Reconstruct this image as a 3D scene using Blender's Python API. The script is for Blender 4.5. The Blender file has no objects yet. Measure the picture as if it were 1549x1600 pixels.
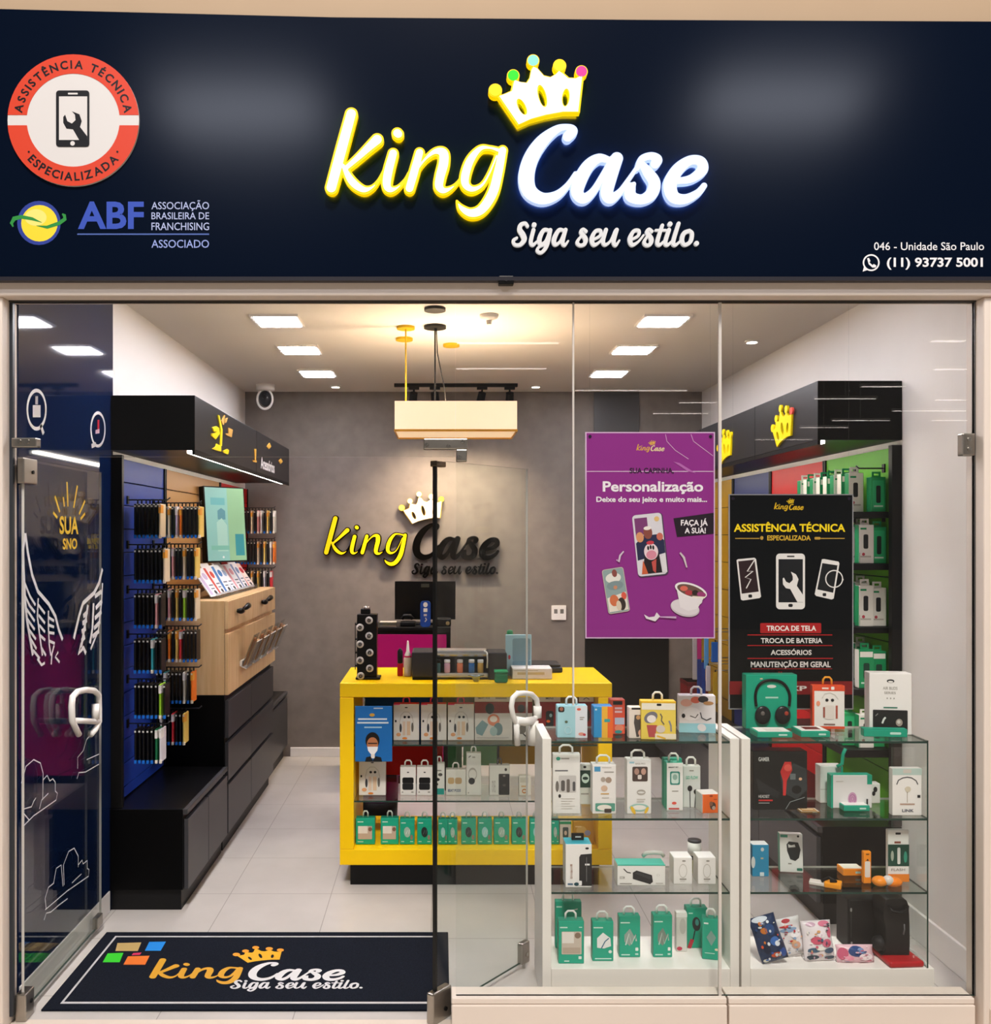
import bpy, bmesh, math, random
import numpy as np
from mathutils import Vector, Matrix, geometry

random.seed(7)
scn = bpy.context.scene
col = scn.collection
PI = math.pi

# ---------------------------------------------------------------- camera, world, exposure
HC, DC, KP = 1.772, 3.3, 430.0        # lens height, distance to the shopfront, pixels per metre on the shopfront
cd = bpy.data.cameras.new('camera'); cam = bpy.data.objects.new('camera', cd); col.objects.link(cam)
cam.location = (0, -DC, HC); cam.rotation_euler = (PI/2, 0, 0)
cd.sensor_fit = 'HORIZONTAL'; cd.sensor_width = 36; cd.lens = 36*KP*DC/1549
cd.shift_x = 84.5/1549; cd.shift_y = 38/1549; cd.clip_start = .05
scn.camera = cam
vs = scn.view_settings
vs.view_transform = 'Standard'; vs.look = 'None'; vs.gamma = 1; vs.use_curve_mapping = False
vs.exposure = 0.0
w = bpy.data.worlds.new('world'); scn.world = w; w.use_nodes = True
w.node_tree.nodes['Background'].inputs[0].default_value = (1, .92, .85, 1)
w.node_tree.nodes['Background'].inputs[1].default_value = .15
scn.cycles.max_bounces = 14; scn.cycles.transparent_max_bounces = 40
scn.cycles.diffuse_bounces = 8; scn.cycles.glossy_bounces = 4
scn.cycles.use_denoising = True
scn.cycles.caustics_reflective = False; scn.cycles.caustics_refractive = False
scn.cycles.sample_clamp_indirect = 4


def light(kind, name, loc, energy, color=(1, 1, 1), size=.2, target=None, **kw):
    d = bpy.data.lights.new(name, kind); o = bpy.data.objects.new(name, d); col.objects.link(o)
    o.location = loc; d.energy = energy; d.color = color
    if kind == 'AREA': d.size = size
    else: d.shadow_soft_size = size
    for k, v in kw.items(): setattr(d, k, v)
    if target is not None:
        o.rotation_euler = (Vector(target)-Vector(loc)).to_track_quat('-Z', 'Y').to_euler()
    return o


# mall downlights above the shopfront (two spill on to the sign), and an added, unseen fill light that brightens the front
light('AREA', 'mall_downlight', (-1.23, -2.5, 4.4), 21, (.84, .87, 1), .95, (-1.2, 0, 1.0), shape='RECTANGLE', size_y=.22)
light('AREA', 'mall_downlight', (2.1, -2.5, 4.45), 20, (.84, .87, 1), .95, (2.1, 0, 1.0), shape='RECTANGLE', size_y=.22)
light('AREA', 'added_fill_light', (.2, -7, 11.5), 1500, (1, .92, .84), 2.0, (.2, 0, 1.0), shape='DISK')
LED_E = 74.0          # emission of the six ceiling panels in view and the two added ones
SPOT_E = 78.0         # the track spots on the back wall
LAMP_E = 420.0          # bulbs in the pendant lamp
STRIP_E = 25.0         # LED strips under the canopies

# ---------------------------------------------------------------- helpers
def rr(Y): return 1+Y/DC
def U(px, Y): return (px-690)*rr(Y)/KP
def V(py, Y): return HC-(py-838)*rr(Y)/KP
def P(px, py, Y): return Vector((U(px, Y), Y, V(py, Y)))
def Yz(py, z): return ((HC-z)*KP/(py-838)-1)*DC            # depth at which height z shows on row py
def PX(px, py, X):                                          # point on the plane x = X
    r = X*KP/(px-690); return Vector((X, (r-1)*DC, HC-(py-838)*r/KP))


def lin(h):
    h = h.lstrip('#'); o = []
    if len(h) == 3: h = ''.join(c*2 for c in h)
    for i in (0, 2, 4):
        c = int(h[i:i+2], 16)/255
        o.append(c/12.92 if c <= .04045 else ((c+.055)/1.055)**2.4)
    return tuple(o)+(1,)


MATS = {}
def M(h, rough=.5, metal=0.0, spec=.28, emit=0.0):
    if not isinstance(h, str): return h
    k = (h, rough, metal, spec, emit)
    if k in MATS: return MATS[k]
    m = bpy.data.materials.new('paint_'+h.lstrip('#')); m.use_nodes = True
    b = m.node_tree.nodes['Principled BSDF']; c = lin(h)
    b.inputs['Base Color'].default_value = c if not emit else (c[0]*.5, c[1]*.5, c[2]*.5, 1)
    b.inputs['Roughness'].default_value = rough; b.inputs['Metallic'].default_value = metal
    b.inputs['Specular IOR Level'].default_value = spec
    if emit:
        b.inputs['Emission Color'].default_value = c; b.inputs['Emission Strength'].default_value = emit
    MATS[k] = m; return m


def newmat(name):
    m = bpy.data.materials.new(name); m.use_nodes = True
    nt = m.node_tree; return m, nt, nt.nodes['Principled BSDF']


def glass(name, tint, f0=.045, top=.9):
    m = bpy.data.materials.new(name); m.use_nodes = True; nt = m.node_tree; nt.nodes.clear()
    N, L = nt.nodes.new, nt.links.new
    g = N('ShaderNodeNewGeometry'); d = N('ShaderNodeVectorMath'); d.operation = 'DOT_PRODUCT'
    L(g.outputs['Incoming'], d.inputs[0]); L(g.outputs['Normal'], d.inputs[1])
    a = N('ShaderNodeMath'); a.operation = 'ABSOLUTE'; L(d.outputs['Value'], a.inputs[0])
    s = N('ShaderNodeMath'); s.operation = 'SUBTRACT'; s.inputs[0].default_value = 1; L(a.outputs[0], s.inputs[1])
    p = N('ShaderNodeMath'); p.operation = 'POWER'; L(s.outputs[0], p.inputs[0]); p.inputs[1].default_value = 5
    q = N('ShaderNodeMath'); q.operation = 'MULTIPLY_ADD'; L(p.outputs[0], q.inputs[0]); q.inputs[1].default_value = top-f0; q.inputs[2].default_value = f0
    t = N('ShaderNodeBsdfTransparent'); t.inputs[0].default_value = tint+(1,)
    gl = N('ShaderNodeBsdfGlossy'); gl.inputs['Roughness'].default_value = 0.0
    mx = N('ShaderNodeMixShader'); L(q.outputs[0], mx.inputs[0]); L(t.outputs[0], mx.inputs[1]); L(gl.outputs[0], mx.inputs[2])
    o = N('ShaderNodeOutputMaterial'); L(mx.outputs[0], o.inputs[0]); return m


GLASS = glass('shopfront_glass', (.98, .988, .982), .022)
DGLASS = glass('door_glass', (.945, .965, .953), .016)
SHELFG = glass('shelf_glass', (.93, .965, .95), .04)
ACRYL = glass('clear_acrylic', (.92, .95, .96), .05)
EDGE = M('#1d3a33', .15); EDGE_LT = M('#c9c6c0', .25)
CHROME = M('#b9b4ad', .22, 1.0); STEEL = M('#a8a39b', .32, 1.0)
BLACK = M('#0a0a0c', .45, 0, .2); BLACKS = M('#060608', .3, 0, .25); CHAR = M('#26262a', .45)
WHITE = M('#efece8', .45); WHITEG = M('#f2f0ec', .25); TEAL = '#17a183'; YEL = '#f7c600'; NAVY = '#0b1322'
NYLON = M('#d8d8d8', .4)


class MB:
    def __init__(s): s.v = []; s.f = []; s.fm = []; s.mats = []; s.sm = []
    def mi(s, m):
        m = M(m)
        if m not in s.mats: s.mats.append(m)
        return s.mats.index(m)
    def add(s, vs, fs, m, smooth=False):
        n = len(s.v); i = s.mi(m)
        s.v += [tuple(v) for v in vs]
        for f in fs: s.f.append([n+k for k in f]); s.fm.append(i); s.sm.append(smooth)
        return s
    def box(s, x0, x1, y0, y1, z0, z1, m, bev=0.0, seg=2, mats=None):
        """mats: {'front'|'back'|'left'|'right'|'top'|'bottom': material} for single faces"""
        if bev > 0:
            bm = bmesh.new(); bmesh.ops.create_cube(bm, size=1)
            for v in bm.verts: v.co = Vector(((x0+x1)/2+v.co.x*(x1-x0), (y0+y1)/2+v.co.y*(y1-y0), (z0+z1)/2+v.co.z*(z1-z0)))
            bmesh.ops.bevel(bm, geom=list(bm.edges), offset=min(bev, .45*min(x1-x0, y1-y0, z1-z0)), segments=seg, profile=.5, affect='EDGES')
            bm.verts.index_update()
            vs_ = [v.co.copy() for v in bm.verts]
            for f in bm.faces:
                mm = m
                if mats:
                    n = f.normal
                    k = ('right' if n.x > .9 else 'left' if n.x < -.9 else 'back' if n.y > .9 else 'front' if n.y < -.9 else 'top' if n.z > .9 else 'bottom' if n.z < -.9 else None)
                    mm = mats.get(k, m)
                s.f.append([len(s.v)+v.index for v in f.verts]); s.fm.append(s.mi(mm)); s.sm.append(False)
            s.v += [tuple(v) for v in vs_]; bm.free(); return s
        vs_ = [(x0, y0, z0), (x1, y0, z0), (x1, y1, z0), (x0, y1, z0), (x0, y0, z1), (x1, y0, z1), (x1, y1, z1), (x0, y1, z1)]
        F = {'bottom': (3, 2, 1, 0), 'top': (4, 5, 6, 7), 'front': (0, 1, 5, 4), 'right': (1, 2, 6, 5), 'back': (2, 3, 7, 6), 'left': (3, 0, 4, 7)}
        for k, f in F.items(): s.add([vs_[i] for i in f], [(0, 1, 2, 3)], (mats or {}).get(k, m))
        return s
    def cyl(s, p0, p1, r0, r1, m, n=20, smooth=True, mcap=None):
        p0, p1 = Vector(p0), Vector(p1); d = (p1-p0).normalized()
        a = d.orthogonal().normalized(); b = d.cross(a)
        ring = lambda p, r: [p+(a*math.cos(2*PI*i/n)+b*math.sin(2*PI*i/n))*r for i in range(n)]
        s.add(ring(p0, r0)+ring(p1, r1), [(i, (i+1) % n, n+(i+1) % n, n+i) for i in range(n)], m, smooth)
        s.add(ring(p0, r0), [tuple(reversed(range(n)))], mcap or m); s.add(ring(p1, r1), [tuple(range(n))], mcap or m); return s
    def tube(s, pts, r, m, n=8, closed=False):
        pts = [Vector(p) for p in pts]; N = len(pts); rings = []; up = None
        for i, p in enumerate(pts):
            q0 = pts[i-1] if i > 0 or closed else p; q1 = pts[(i+1) % N] if i < N-1 or closed else p
            t = (q1-q0).normalized()
            a = (up-t*up.dot(t)) if up is not None else t.orthogonal()
            a = a.normalized() if a.length > 1e-6 else t.orthogonal().normalized()
            up = a; b = t.cross(a); rad = r[i] if isinstance(r, (list, tuple)) else r
            rings.append([p+(a*math.cos(2*PI*k/n)+b*math.sin(2*PI*k/n))*rad for k in range(n)])
        fs = []
        for i in range(N if closed else N-1):
            j = (i+1) % N
            for k in range(n): fs.append((i*n+k, i*n+(k+1) % n, j*n+(k+1) % n, j*n+k))
        if not closed: fs += [tuple(reversed(range(n))), tuple((N-1)*n+k for k in range(n))]
        return s.add(sum(rings, []), fs, m, True)
    def lathe(s, prof, c, m, n=28, smooth=True, axis='Z'):
        c = Vector(c); vs_ = []
        for r, h in prof:
            for k in range(n):
                x, y = r*math.cos(2*PI*k/n), r*math.sin(2*PI*k/n)
                vs_.append(c+(Vector((x, y, h)) if axis == 'Z' else Vector((x, -h, y)) if axis == 'Y' else Vector((h, x, y))))
        fs = []
        for i in range(len(prof)-1):
            for k in range(n): fs.append((i*n+k, i*n+(k+1) % n, (i+1)*n+(k+1) % n, (i+1)*n+k))
        fs += [tuple(reversed(range(n))), tuple((len(prof)-1)*n+k for k in range(n))]
        return s.add(vs_, fs, m, smooth)
    def ell(s, c, rx, ry, rz, m, nu=20, nv=12):
        vs_ = []; fs = []
        for j in range(nv+1):
            t = PI*j/nv
            for i in range(nu):
                a = 2*PI*i/nu; vs_.append((c[0]+rx*math.sin(t)*math.cos(a), c[1]+ry*math.sin(t)*math.sin(a), c[2]+rz*math.cos(t)))
        for j in range(nv):
            for i in range(nu): fs.append((j*nu+i, (j+1)*nu+i, (j+1)*nu+(i+1) % nu, j*nu+(i+1) % nu))
        return s.add(vs_, fs, m, True)
    def prism(s, polys, fr, sx, sy, n0, n1, m, mside=None, front=True):
        """polys: [(outer, [holes])] in 2D (u right, v down); fr = (O, U, V, N)"""
        O, Ux, Vx, Nx = fr; mside = mside or m
        at = lambda p, n: O+Ux*(p[0]*sx)+Vx*(p[1]*sy)+Nx*n
        for outer, holes in polys:
            loops = [outer]+list(holes)
            tri = geometry.tessellate_polygon([[Vector((p[0], p[1], 0)) for p in l] for l in loops])
            flat = [p for l in loops for p in l]
            fs = []
            for t in tri:
                a, b, c = (flat[i] for i in t)
                ar = (b[0]-a[0])*(c[1]-a[1])-(b[1]-a[1])*(c[0]-a[0])
                fs.append(t if ar < 0 else t[::-1])
            s.add([at(p, n1) for p in flat], fs, m)
            if n1 != n0:
                s.add([at(p, n0) for p in flat], [f[::-1] for f in fs], mside)
                for l in loops:
                    k = len(l); ar = sum(l[i][0]*l[(i+1) % k][1]-l[(i+1) % k][0]*l[i][1] for i in range(k))
                    q = l if ar > 0 else l[::-1]
                    if l is not outer: q = q[::-1]
                    s.add([at(p, n0) for p in q]+[at(p, n1) for p in q], [((i+1) % k, i, k+i, k+(i+1) % k) for i in range(k)], mside)
        return s
    def prints(s, fr, shapes, sx=1.0, sy=1.0, lift=.0004, step=.00012):
        O, Ux, Vx, Nx = fr; n = lift
        at = lambda p: O+Ux*(p[0]*sx)+Vx*(p[1]*sy)+Nx*n
        for sh in shapes:
            k = sh[0]; n += step
            if k == 'r':
                _, x0, y0, x1, y1, c = sh; s.add([at(p) for p in ((x0, y1), (x1, y1), (x1, y0), (x0, y0))], [(0, 1, 2, 3)], c)
            elif k == 'rr':
                _, x0, y0, x1, y1, rad, c = sh; s.add([at(p) for p in rrect(x0, y0, x1, y1, rad, sy/sx)], [tuple(range(24))], c)
            elif k == 'e':
                cx, cy, rx, ry, c = sh[1:6]; a = math.radians(sh[6]) if len(sh) > 6 else 0
                pts = []
                for i in range(28):
                    t = -2*PI*i/28; x, y = rx*math.cos(t), ry*math.sin(t)
                    pts.append((cx+x*math.cos(a)-y*math.sin(a), cy+x*math.sin(a)+y*math.cos(a)))
                s.add([at(p) for p in pts], [tuple(range(28))], c)
            elif k == 'o':                                      # elliptic ring
                _, cx, cy, rx, ry, wd, c = sh; q = []
                for i in range(36):
                    t = -2*PI*i/36; q.append((cx+rx*math.cos(t), cy+ry*math.sin(t)))
                for i in range(36):
                    t = -2*PI*i/36; q.append((cx+(rx-wd)*math.cos(t), cy+(ry-wd*rx*sx/(rx*sx))*math.sin(t)))
                s.add([at(p) for p in q], [(i, (i+1) % 36, 36+(i+1) % 36, 36+i) for i in range(36)], c)
            elif k == 'p':
                pts = sh[1]; ar = sum(pts[i][0]*pts[(i+1) % len(pts)][1]-pts[(i+1) % len(pts)][0]*pts[i][1] for i in range(len(pts)))
                s.add([at(p) for p in (pts if ar < 0 else pts[::-1])], [tuple(range(len(pts)))], sh[2])
            elif k == 'l':                                      # polyline of given width (in x units)
                _, pts, wd, c = sh
                q = [(p[0], p[1]*sy/sx) for p in pts]; lf = []; rt = []
                for i, p in enumerate(q):
                    a = q[max(i-1, 0)]; b = q[min(i+1, len(q)-1)]; dx, dy = b[0]-a[0], b[1]-a[1]; L_ = math.hypot(dx, dy) or 1
                    hw = (wd[i] if isinstance(wd, (list, tuple)) else wd)/2
                    nx, ny = -dy/L_*hw, dx/L_*hw; lf.append((p[0]+nx, (p[1]+ny)*sx/sy)); rt.append((p[0]-nx, (p[1]-ny)*sx/sy))
                N = len(q); s.add([at(p) for p in lf+rt], [(i, i+1, N+i+1, N+i) for i in range(N-1)], c)
            elif k == 't':
                _, txt, x0, y0, x1, y1, c = sh[:7]; tv, tf, bb = text2d(txt, len(sh) > 7 and sh[7])
                a = (x1-x0)/(bb[2]-bb[0]); b = (y1-y0)/(bb[3]-bb[1])
                s.add([at((x0+(x-bb[0])*a, y1-(y-bb[1])*b)) for x, y in tv], tf, c)
            elif k == 'poly':                                   # polygons with holes, in the source's own frame
                _, polys, x0, y0, a, b, c = sh; O2 = O+Nx*n
                s.prism([([(x0+p[0]*a, y0+p[1]*b) for p in o], [[(x0+p[0]*a, y0+p[1]*b) for p in h] for h in hs]) for o, hs in polys], (O2, Ux, Vx, Nx), sx, sy, 0, 0, c)
        return s
    def xf(s, mat, start=0):
        for i in range(start, len(s.v)): s.v[i] = tuple(mat @ Vector(s.v[i]))
        return s
    def build(s, name, parent=None, loc=None):
        me = bpy.data.meshes.new(name)
        o0 = Vector(loc) if loc is not None else Vector((0, 0, 0))
        me.from_pydata([tuple(Vector(v)-o0) for v in s.v], [], s.f)
        for m in s.mats: me.materials.append(m)
        me.polygons.foreach_set('material_index', s.fm); me.polygons.foreach_set('use_smooth', s.sm); me.update()
        o = bpy.data.objects.new(name, me); col.objects.link(o); o.location = o0
        if parent is not None: o.parent = parent
        return o


def rrect(x0, y0, x1, y1, r, asp=1.0):
    pts = []; ry = r/asp
    for cx, cy, a0 in ((x1-r, y0+ry, 90), (x0+r, y0+ry, 180), (x0+r, y1-ry, 270), (x1-r, y1-ry, 0)):
        for i in range(6):
            a = math.radians(a0-90+90*i/5+ (0)); pts.append((cx+r*math.cos(a), cy-ry*math.sin(a)))
    # counter-clockwise on screen (v runs down)
    return pts


TXT = {}
def text2d(t, bold=False):
    k = (t, bold)
    if k not in TXT:
        cu = bpy.data.curves.new('t', 'FONT'); cu.body = t; cu.resolution_u = 3; cu.offset = .027 if bold else .004
        ob = bpy.data.objects.new('t', cu); me = bpy.data.meshes.new_from_object(ob)
        vs_ = [(v.co.x, v.co.y) for v in me.vertices]; fs = []
        for p in me.polygons:
            f = list(p.vertices); ar = sum(vs_[f[i]][0]*vs_[f[(i+1) % len(f)]][1]-vs_[f[(i+1) % len(f)]][0]*vs_[f[i]][1] for i in range(len(f)))
            fs.append(f if ar > 0 else f[::-1])
        xs = [v[0] for v in vs_]; ys = [v[1] for v in vs_]
        TXT[k] = (vs_, fs, (min(xs), min(ys), max(xs), max(ys)))
        bpy.data.objects.remove(ob); bpy.data.curves.remove(cu); bpy.data.meshes.remove(me)
    return TXT[k]


def tag(o, label=None, cat=None, group=None, kind=None):
    if label: o['label'] = label
    if cat: o['category'] = cat
    if group: o['group'] = group
    if kind: o['kind'] = kind
    return o
def thing(name, label, cat, loc=(0, 0, 0), rot=(0, 0, 0), group=None):
    o = bpy.data.objects.new(name, None); col.objects.link(o); o.empty_display_size = .05
    o.location = loc; o.rotation_euler = rot; return tag(o, label, cat, group)
def struct(o, label=None): o['kind'] = 'structure'; return tag(o, label) if label else o
def copy_one(o, loc, rot=None, label=None, parent=None):
    c = o.copy(); col.objects.link(c); c.location = loc
    if rot is not None: c.rotation_euler = rot
    if label: c['label'] = label
    if parent is not None: c.parent = parent
    return c


X3, Y3, Z3 = Vector((1, 0, 0)), Vector((0, 1, 0)), Vector((0, 0, 1))
def fplane(Y):                                   # photo-pixel frame on a plane facing the camera
    return (Vector((U(0, Y), Y, V(0, Y))), X3, -Z3, -Y3), rr(Y)/KP
def ffront(x0, z1, y): return (Vector((x0, y, z1)), X3, -Z3, -Y3)
def fright(x, y0, z1): return (Vector((x, y0, z1)), Y3, -Z3, X3)      # faces +x, u along +y
def fleft(x, y1, z1): return (Vector((x, y1, z1)), -Y3, -Z3, -X3)     # faces -x, u along -y
def ftop(x0, y1, z): return (Vector((x0, y1, z)), X3, -Y3, Z3)

# ---------------------------------------------------------------- script lettering of the shop's logo: strokes with width -> outlines
def spline(pts, n=7):
    out = []; q = [pts[0]]+list(pts)+[pts[-1]]
    for i in range(1, len(q)-2):
        for k in range(n):
            t = k/n; o = []
            for d in range(3):
                a, b, c, e = q[i-1][d], q[i][d], q[i+1][d], q[i+2][d]
                o.append(.5*(2*b+(c-a)*t+(2*a-5*b+4*c-e)*t*t+(3*b-a-3*c+e)*t**3))
            out.append(o)
    out.append(list(pts[-1])); return out


def field(strokes, bbox, g=1.0):
    x0, y0, x1, y1 = bbox; nx, ny = int((x1-x0)/g)+1, int((y1-y0)/g)+1
    F = np.full((ny, nx), 50.0); xs = x0+np.arange(nx)*g; ys = y0+np.arange(ny)*g
    for st in strokes:
        sp = spline(st) if len(st) > 1 else [list(st[0]), [st[0][0]+.01, st[0][1], st[0][2]]]
        for a, b in zip(sp[:-1], sp[1:]):
            m = max(a[2], b[2])+6
            i0 = max(0, int((min(a[0], b[0])-m-x0)/g)); i1 = min(nx, int((max(a[0], b[0])+m-x0)/g)+2)
            j0 = max(0, int((min(a[1], b[1])-m-y0)/g)); j1 = min(ny, int((max(a[1], b[1])+m-y0)/g)+2)
            if i1 <= i0 or j1 <= j0: continue
            gx, gy = np.meshgrid(xs[i0:i1], ys[j0:j1]); dx, dy = b[0]-a[0], b[1]-a[1]; L2 = dx*dx+dy*dy+1e-9
            t = np.clip(((gx-a[0])*dx+(gy-a[1])*dy)/L2, 0, 1)
            d = np.hypot(gx-a[0]-t*dx, gy-a[1]-t*dy)-(a[2]+t*(b[2]-a[2]))
            F[j0:j1, i0:i1] = np.minimum(F[j0:j1, i0:i1], d)
    return F, x0, y0, g


def contours(fld, level=0.0, keep=2):
    F, x0, y0, g = fld; A = F-level; A[A == 0] = 1e-6; S = A < 0; ny, nx = A.shape
    cell = S[:-1, :-1].astype(int)+S[:-1, 1:]*2+S[1:, 1:]*4+S[1:, :-1]*8
    seg = {}
    tab = {1: [(3, 0)], 2: [(0, 1)], 3: [(3, 1)], 4: [(1, 2)], 6: [(0, 2)], 7: [(3, 2)], 8: [(2, 3)], 9: [(2, 0)], 11: [(2, 1)], 12: [(1, 3)], 13: [(1, 0)], 14: [(0, 3)], 5: [(3, 0), (1, 2)], 10: [(0, 1), (2, 3)]}
    def ek(j, i, e): return ((j, i, 0) if e == 0 else (j, i+1, 1) if e == 1 else (j+1, i, 0) if e == 2 else (j, i, 1))
    for j, i in zip(*np.nonzero((cell > 0) & (cell < 15))):
        for a, b in tab[int(cell[j, i])]: seg[ek(j, i, a)] = ek(j, i, b)
    def pt(k):
        j, i, d = k; a = A[j, i]; b = A[j, i+1] if d == 0 else A[j+1, i]; t = a/(a-b)
        return (x0+(i+(t if d == 0 else 0))*g, y0+(j+(t if d == 1 else 0))*g)
    loops = []
    while seg:
        k0 = next(iter(seg)); k = k0; lp = []
        while k in seg: lp.append(pt(k)); k = seg.pop(k)
        lp = lp[::keep]
        if len(lp) >= 6: loops.append(lp)
    area = lambda l: .5*sum(l[i][0]*l[(i+1) % len(l)][1]-l[(i+1) % len(l)][0]*l[i][1] for i in range(len(l)))
    big = max(loops, key=lambda l: abs(area(l))); sg = 1 if area(big) > 0 else -1
    outs = [(l, []) for l in loops if area(l)*sg > 0]
    def inside(p, l):
        c = False
        for i in range(len(l)):
            a, b = l[i], l[i-1]
            if (a[1] > p[1]) != (b[1] > p[1]) and p[0] < (b[0]-a[0])*(p[1]-a[1])/(b[1]-a[1])+a[0]: c = not c
        return c
    for l in loops:
        if area(l)*sg <= 0:
            for o, hs in outs:
                if inside(l[0], o): hs.append(l); break
    return outs


def tr(strokes, ox, oy, sc): return [[(ox+p[0]/sc, oy+p[1]/sc, p[2]/sc) for p in s] for s in strokes]
KING = tr([
    [(284, 165, 52), (215, 420, 54), (140, 700, 53)], [(250, 555, 34), (330, 485, 38), (420, 400, 46), (472, 352, 52)],
    [(225, 540, 30), (285, 650, 44), (365, 712, 40), (430, 702, 26), (480, 650, 17), (520, 570, 12)],
    [(588, 452, 46), (552, 590, 49), (542, 680, 46), (568, 715, 38), (620, 700, 24), (672, 645, 16), (700, 590, 12)],
    [(618, 305, 47), (626, 312, 46)],
    [(780, 446, 44), (740, 590, 47), (707, 705, 46)], [(735, 610, 25), (815, 500, 26), (890, 440, 35), (950, 448, 50), (955, 520, 52), (930, 620, 50), (922, 690, 47), (955, 722, 38), (1015, 700, 24), (1065, 650, 15), (1110, 570, 12)],
    [(1350, 428, 30), (1290, 412, 26), (1220, 418, 34), (1150, 500, 45), (1112, 610, 48), (1115, 680, 44), (1165, 712, 36), (1235, 680, 27), (1290, 590, 24), (1340, 470, 24)],
    [(1383, 430, 44), (1350, 590, 50), (1310, 740, 52), (1235, 855, 50), (1155, 885, 46), (1085, 850, 34), (1050, 795, 12)],
], 490, 150, 4.694)
CASE = tr([
    [(592, 572, 36), (622, 535, 36), (588, 512, 24), (520, 528, 30), (430, 602, 44), (362, 705, 51), (332, 820, 54), (352, 915, 50), (430, 962, 42), (520, 942, 32), (590, 880, 22), (640, 800, 14)],
    [(858, 722, 24), (790, 708, 33), (722, 755, 42), (668, 850, 47), (652, 925, 43), (692, 962, 37), (752, 918, 28), (810, 825, 24), (875, 710, 24)],
    [(902, 708, 42), (862, 830, 43), (838, 925, 43), (862, 962, 37), (920, 922, 25), (970, 850, 18), (1025, 770, 16)],
    [(1030, 775, 18), (1058, 715, 26), (1115, 694, 28), (1155, 715, 36), (1142, 745, 33)],
    [(1062, 748, 26), (1100, 800, 38), (1138, 862, 42), (1120, 932, 42), (1058, 968, 36), (990, 948, 40), (985, 895, 38)], [(985, 900, 36), (1010, 868, 16)],
    [(1288, 852, 24), (1372, 836, 30), (1440, 782, 38), (1430, 728, 36), (1362, 722, 34), (1285, 780, 42), (1238, 870, 46), (1258, 950, 43), (1330, 966, 35), (1410, 928, 27), (1452, 880, 22)],
], 740, 80, 4.076)
TAGL = tr([
    [(165, 96, 12), (148, 74, 12), (115, 86, 15), (106, 122, 19), (130, 162, 21), (140, 198, 19), (110, 235, 14), (70, 235, 12), (58, 205, 12), (85, 184, 9)],
    [(210, 125, 15), (190, 212, 15), (205, 238, 12), (236, 212, 8)], [(215, 86, 18)],
    [(330, 128, 11), (288, 126, 14), (256, 188, 18), (262, 232, 14), (300, 210, 10), (334, 130, 12)], [(337, 126, 15), (312, 240, 15), (270, 294, 12), (238, 280, 12), (255, 250, 9), (302, 234, 8)],
    [(440, 128, 10), (402, 126, 14), (366, 192, 18), (372, 234, 14), (410, 212, 10), (448, 130, 12)], [(452, 124, 15), (430, 212, 15), (445, 240, 11), (472, 208, 7)],
    [(606, 135, 13), (585, 118, 10), (568, 142, 14), (602, 190, 17), (595, 230, 14), (560, 240, 12), (540, 215, 13), (575, 165, 7)],
    [(655, 200, 8), (712, 168, 11), (716, 130, 12), (678, 134, 13), (650, 190, 17), (665, 236, 14), (708, 215, 9), (740, 168, 8)],
    [(757, 124, 15), (735, 205, 15), (750, 236, 12), (790, 208, 9), (828, 130, 12)], [(838, 124, 15), (815, 210, 15), (830, 240, 12), (858, 204, 7)],
    [(942, 200, 8), (1000, 168, 11), (1004, 130, 12), (966, 134, 13), (938, 190, 17), (953, 236, 14), (998, 215, 9), (1040, 165, 8)],
    [(1102, 135, 13), (1082, 118, 10), (1066, 142, 14), (1098, 190, 17), (1092, 230, 14), (1062, 240, 12), (1045, 215, 13), (1072, 165, 7)],
    [(1182, 90, 13), (1145, 210, 15), (1160, 238, 12), (1196, 208, 8)], [(1132, 126, 8), (1208, 126, 8)],
    [(1232, 124, 15), (1205, 214, 15), (1220, 238, 12), (1256, 208, 8)], [(1240, 80, 18)],
    [(1305, 76, 14), (1265, 210, 15), (1280, 238, 12), (1318, 208, 8)],
    [(1386, 130, 13), (1345, 150, 16), (1330, 200, 16), (1350, 236, 13), (1394, 212, 15), (1406, 152, 14), (1386, 130, 12)], [(1440, 226, 18)],
], 790, 335, 4.84)
KF = field(KING, (495, 160, 812, 370)); CF = field(CASE, (795, 190, 1115, 345)); TF = field(TAGL, (795, 340, 1105, 405), .5)
KP0, KPI = contours(KF, -.8), contours(KF, -3.9)
CP0, CPI = contours(CF, -.6), contours(CF, -1.8)
TP0 = contours(TF)
def crown_poly(grow=0):
    c = [(282, 500), (160, 322), (205, 306), (240, 290), (250, 245), (256, 222), (298, 236), (334, 240), (352, 212), (362, 160), (375, 138), (400, 150), (440, 196), (480, 206), (515, 186), (536, 164), (560, 182), (592, 210), (640, 212), (682, 190), (656, 420), (560, 420), (450, 440), (360, 465)]
    H = []
    for cx, cy, rx, ry, a in ((302, 390, 24, 56, -27), (430, 322, 26, 72, -15), (578, 332, 24, 57, 6)):
        a = math.radians(a); H.append([(cx+rx*math.cos(t)*math.cos(a)-ry*math.sin(t)*math.sin(a), cy+rx*math.cos(t)*math.sin(a)+ry*math.sin(t)*math.cos(a)) for t in [2*PI*i/20 for i in range(20)]])
    f = lambda l: [(740+x/4.076, 80+y/4.076) for x, y in l]
    if grow:
        mx, my = 430, 330; c = [(x+(x-mx)*grow, y+(y-my)*grow) for x, y in c]
        H = [[(x+(sum(p[0] for p in h)/20-x)*.25, y+(sum(p[1] for p in h)/20-y)*.12) for x, y in h] for h in H]
    return [(f(c), [f(h) for h in H])]
CR0, CRI = crown_poly(.05), crown_poly()
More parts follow.
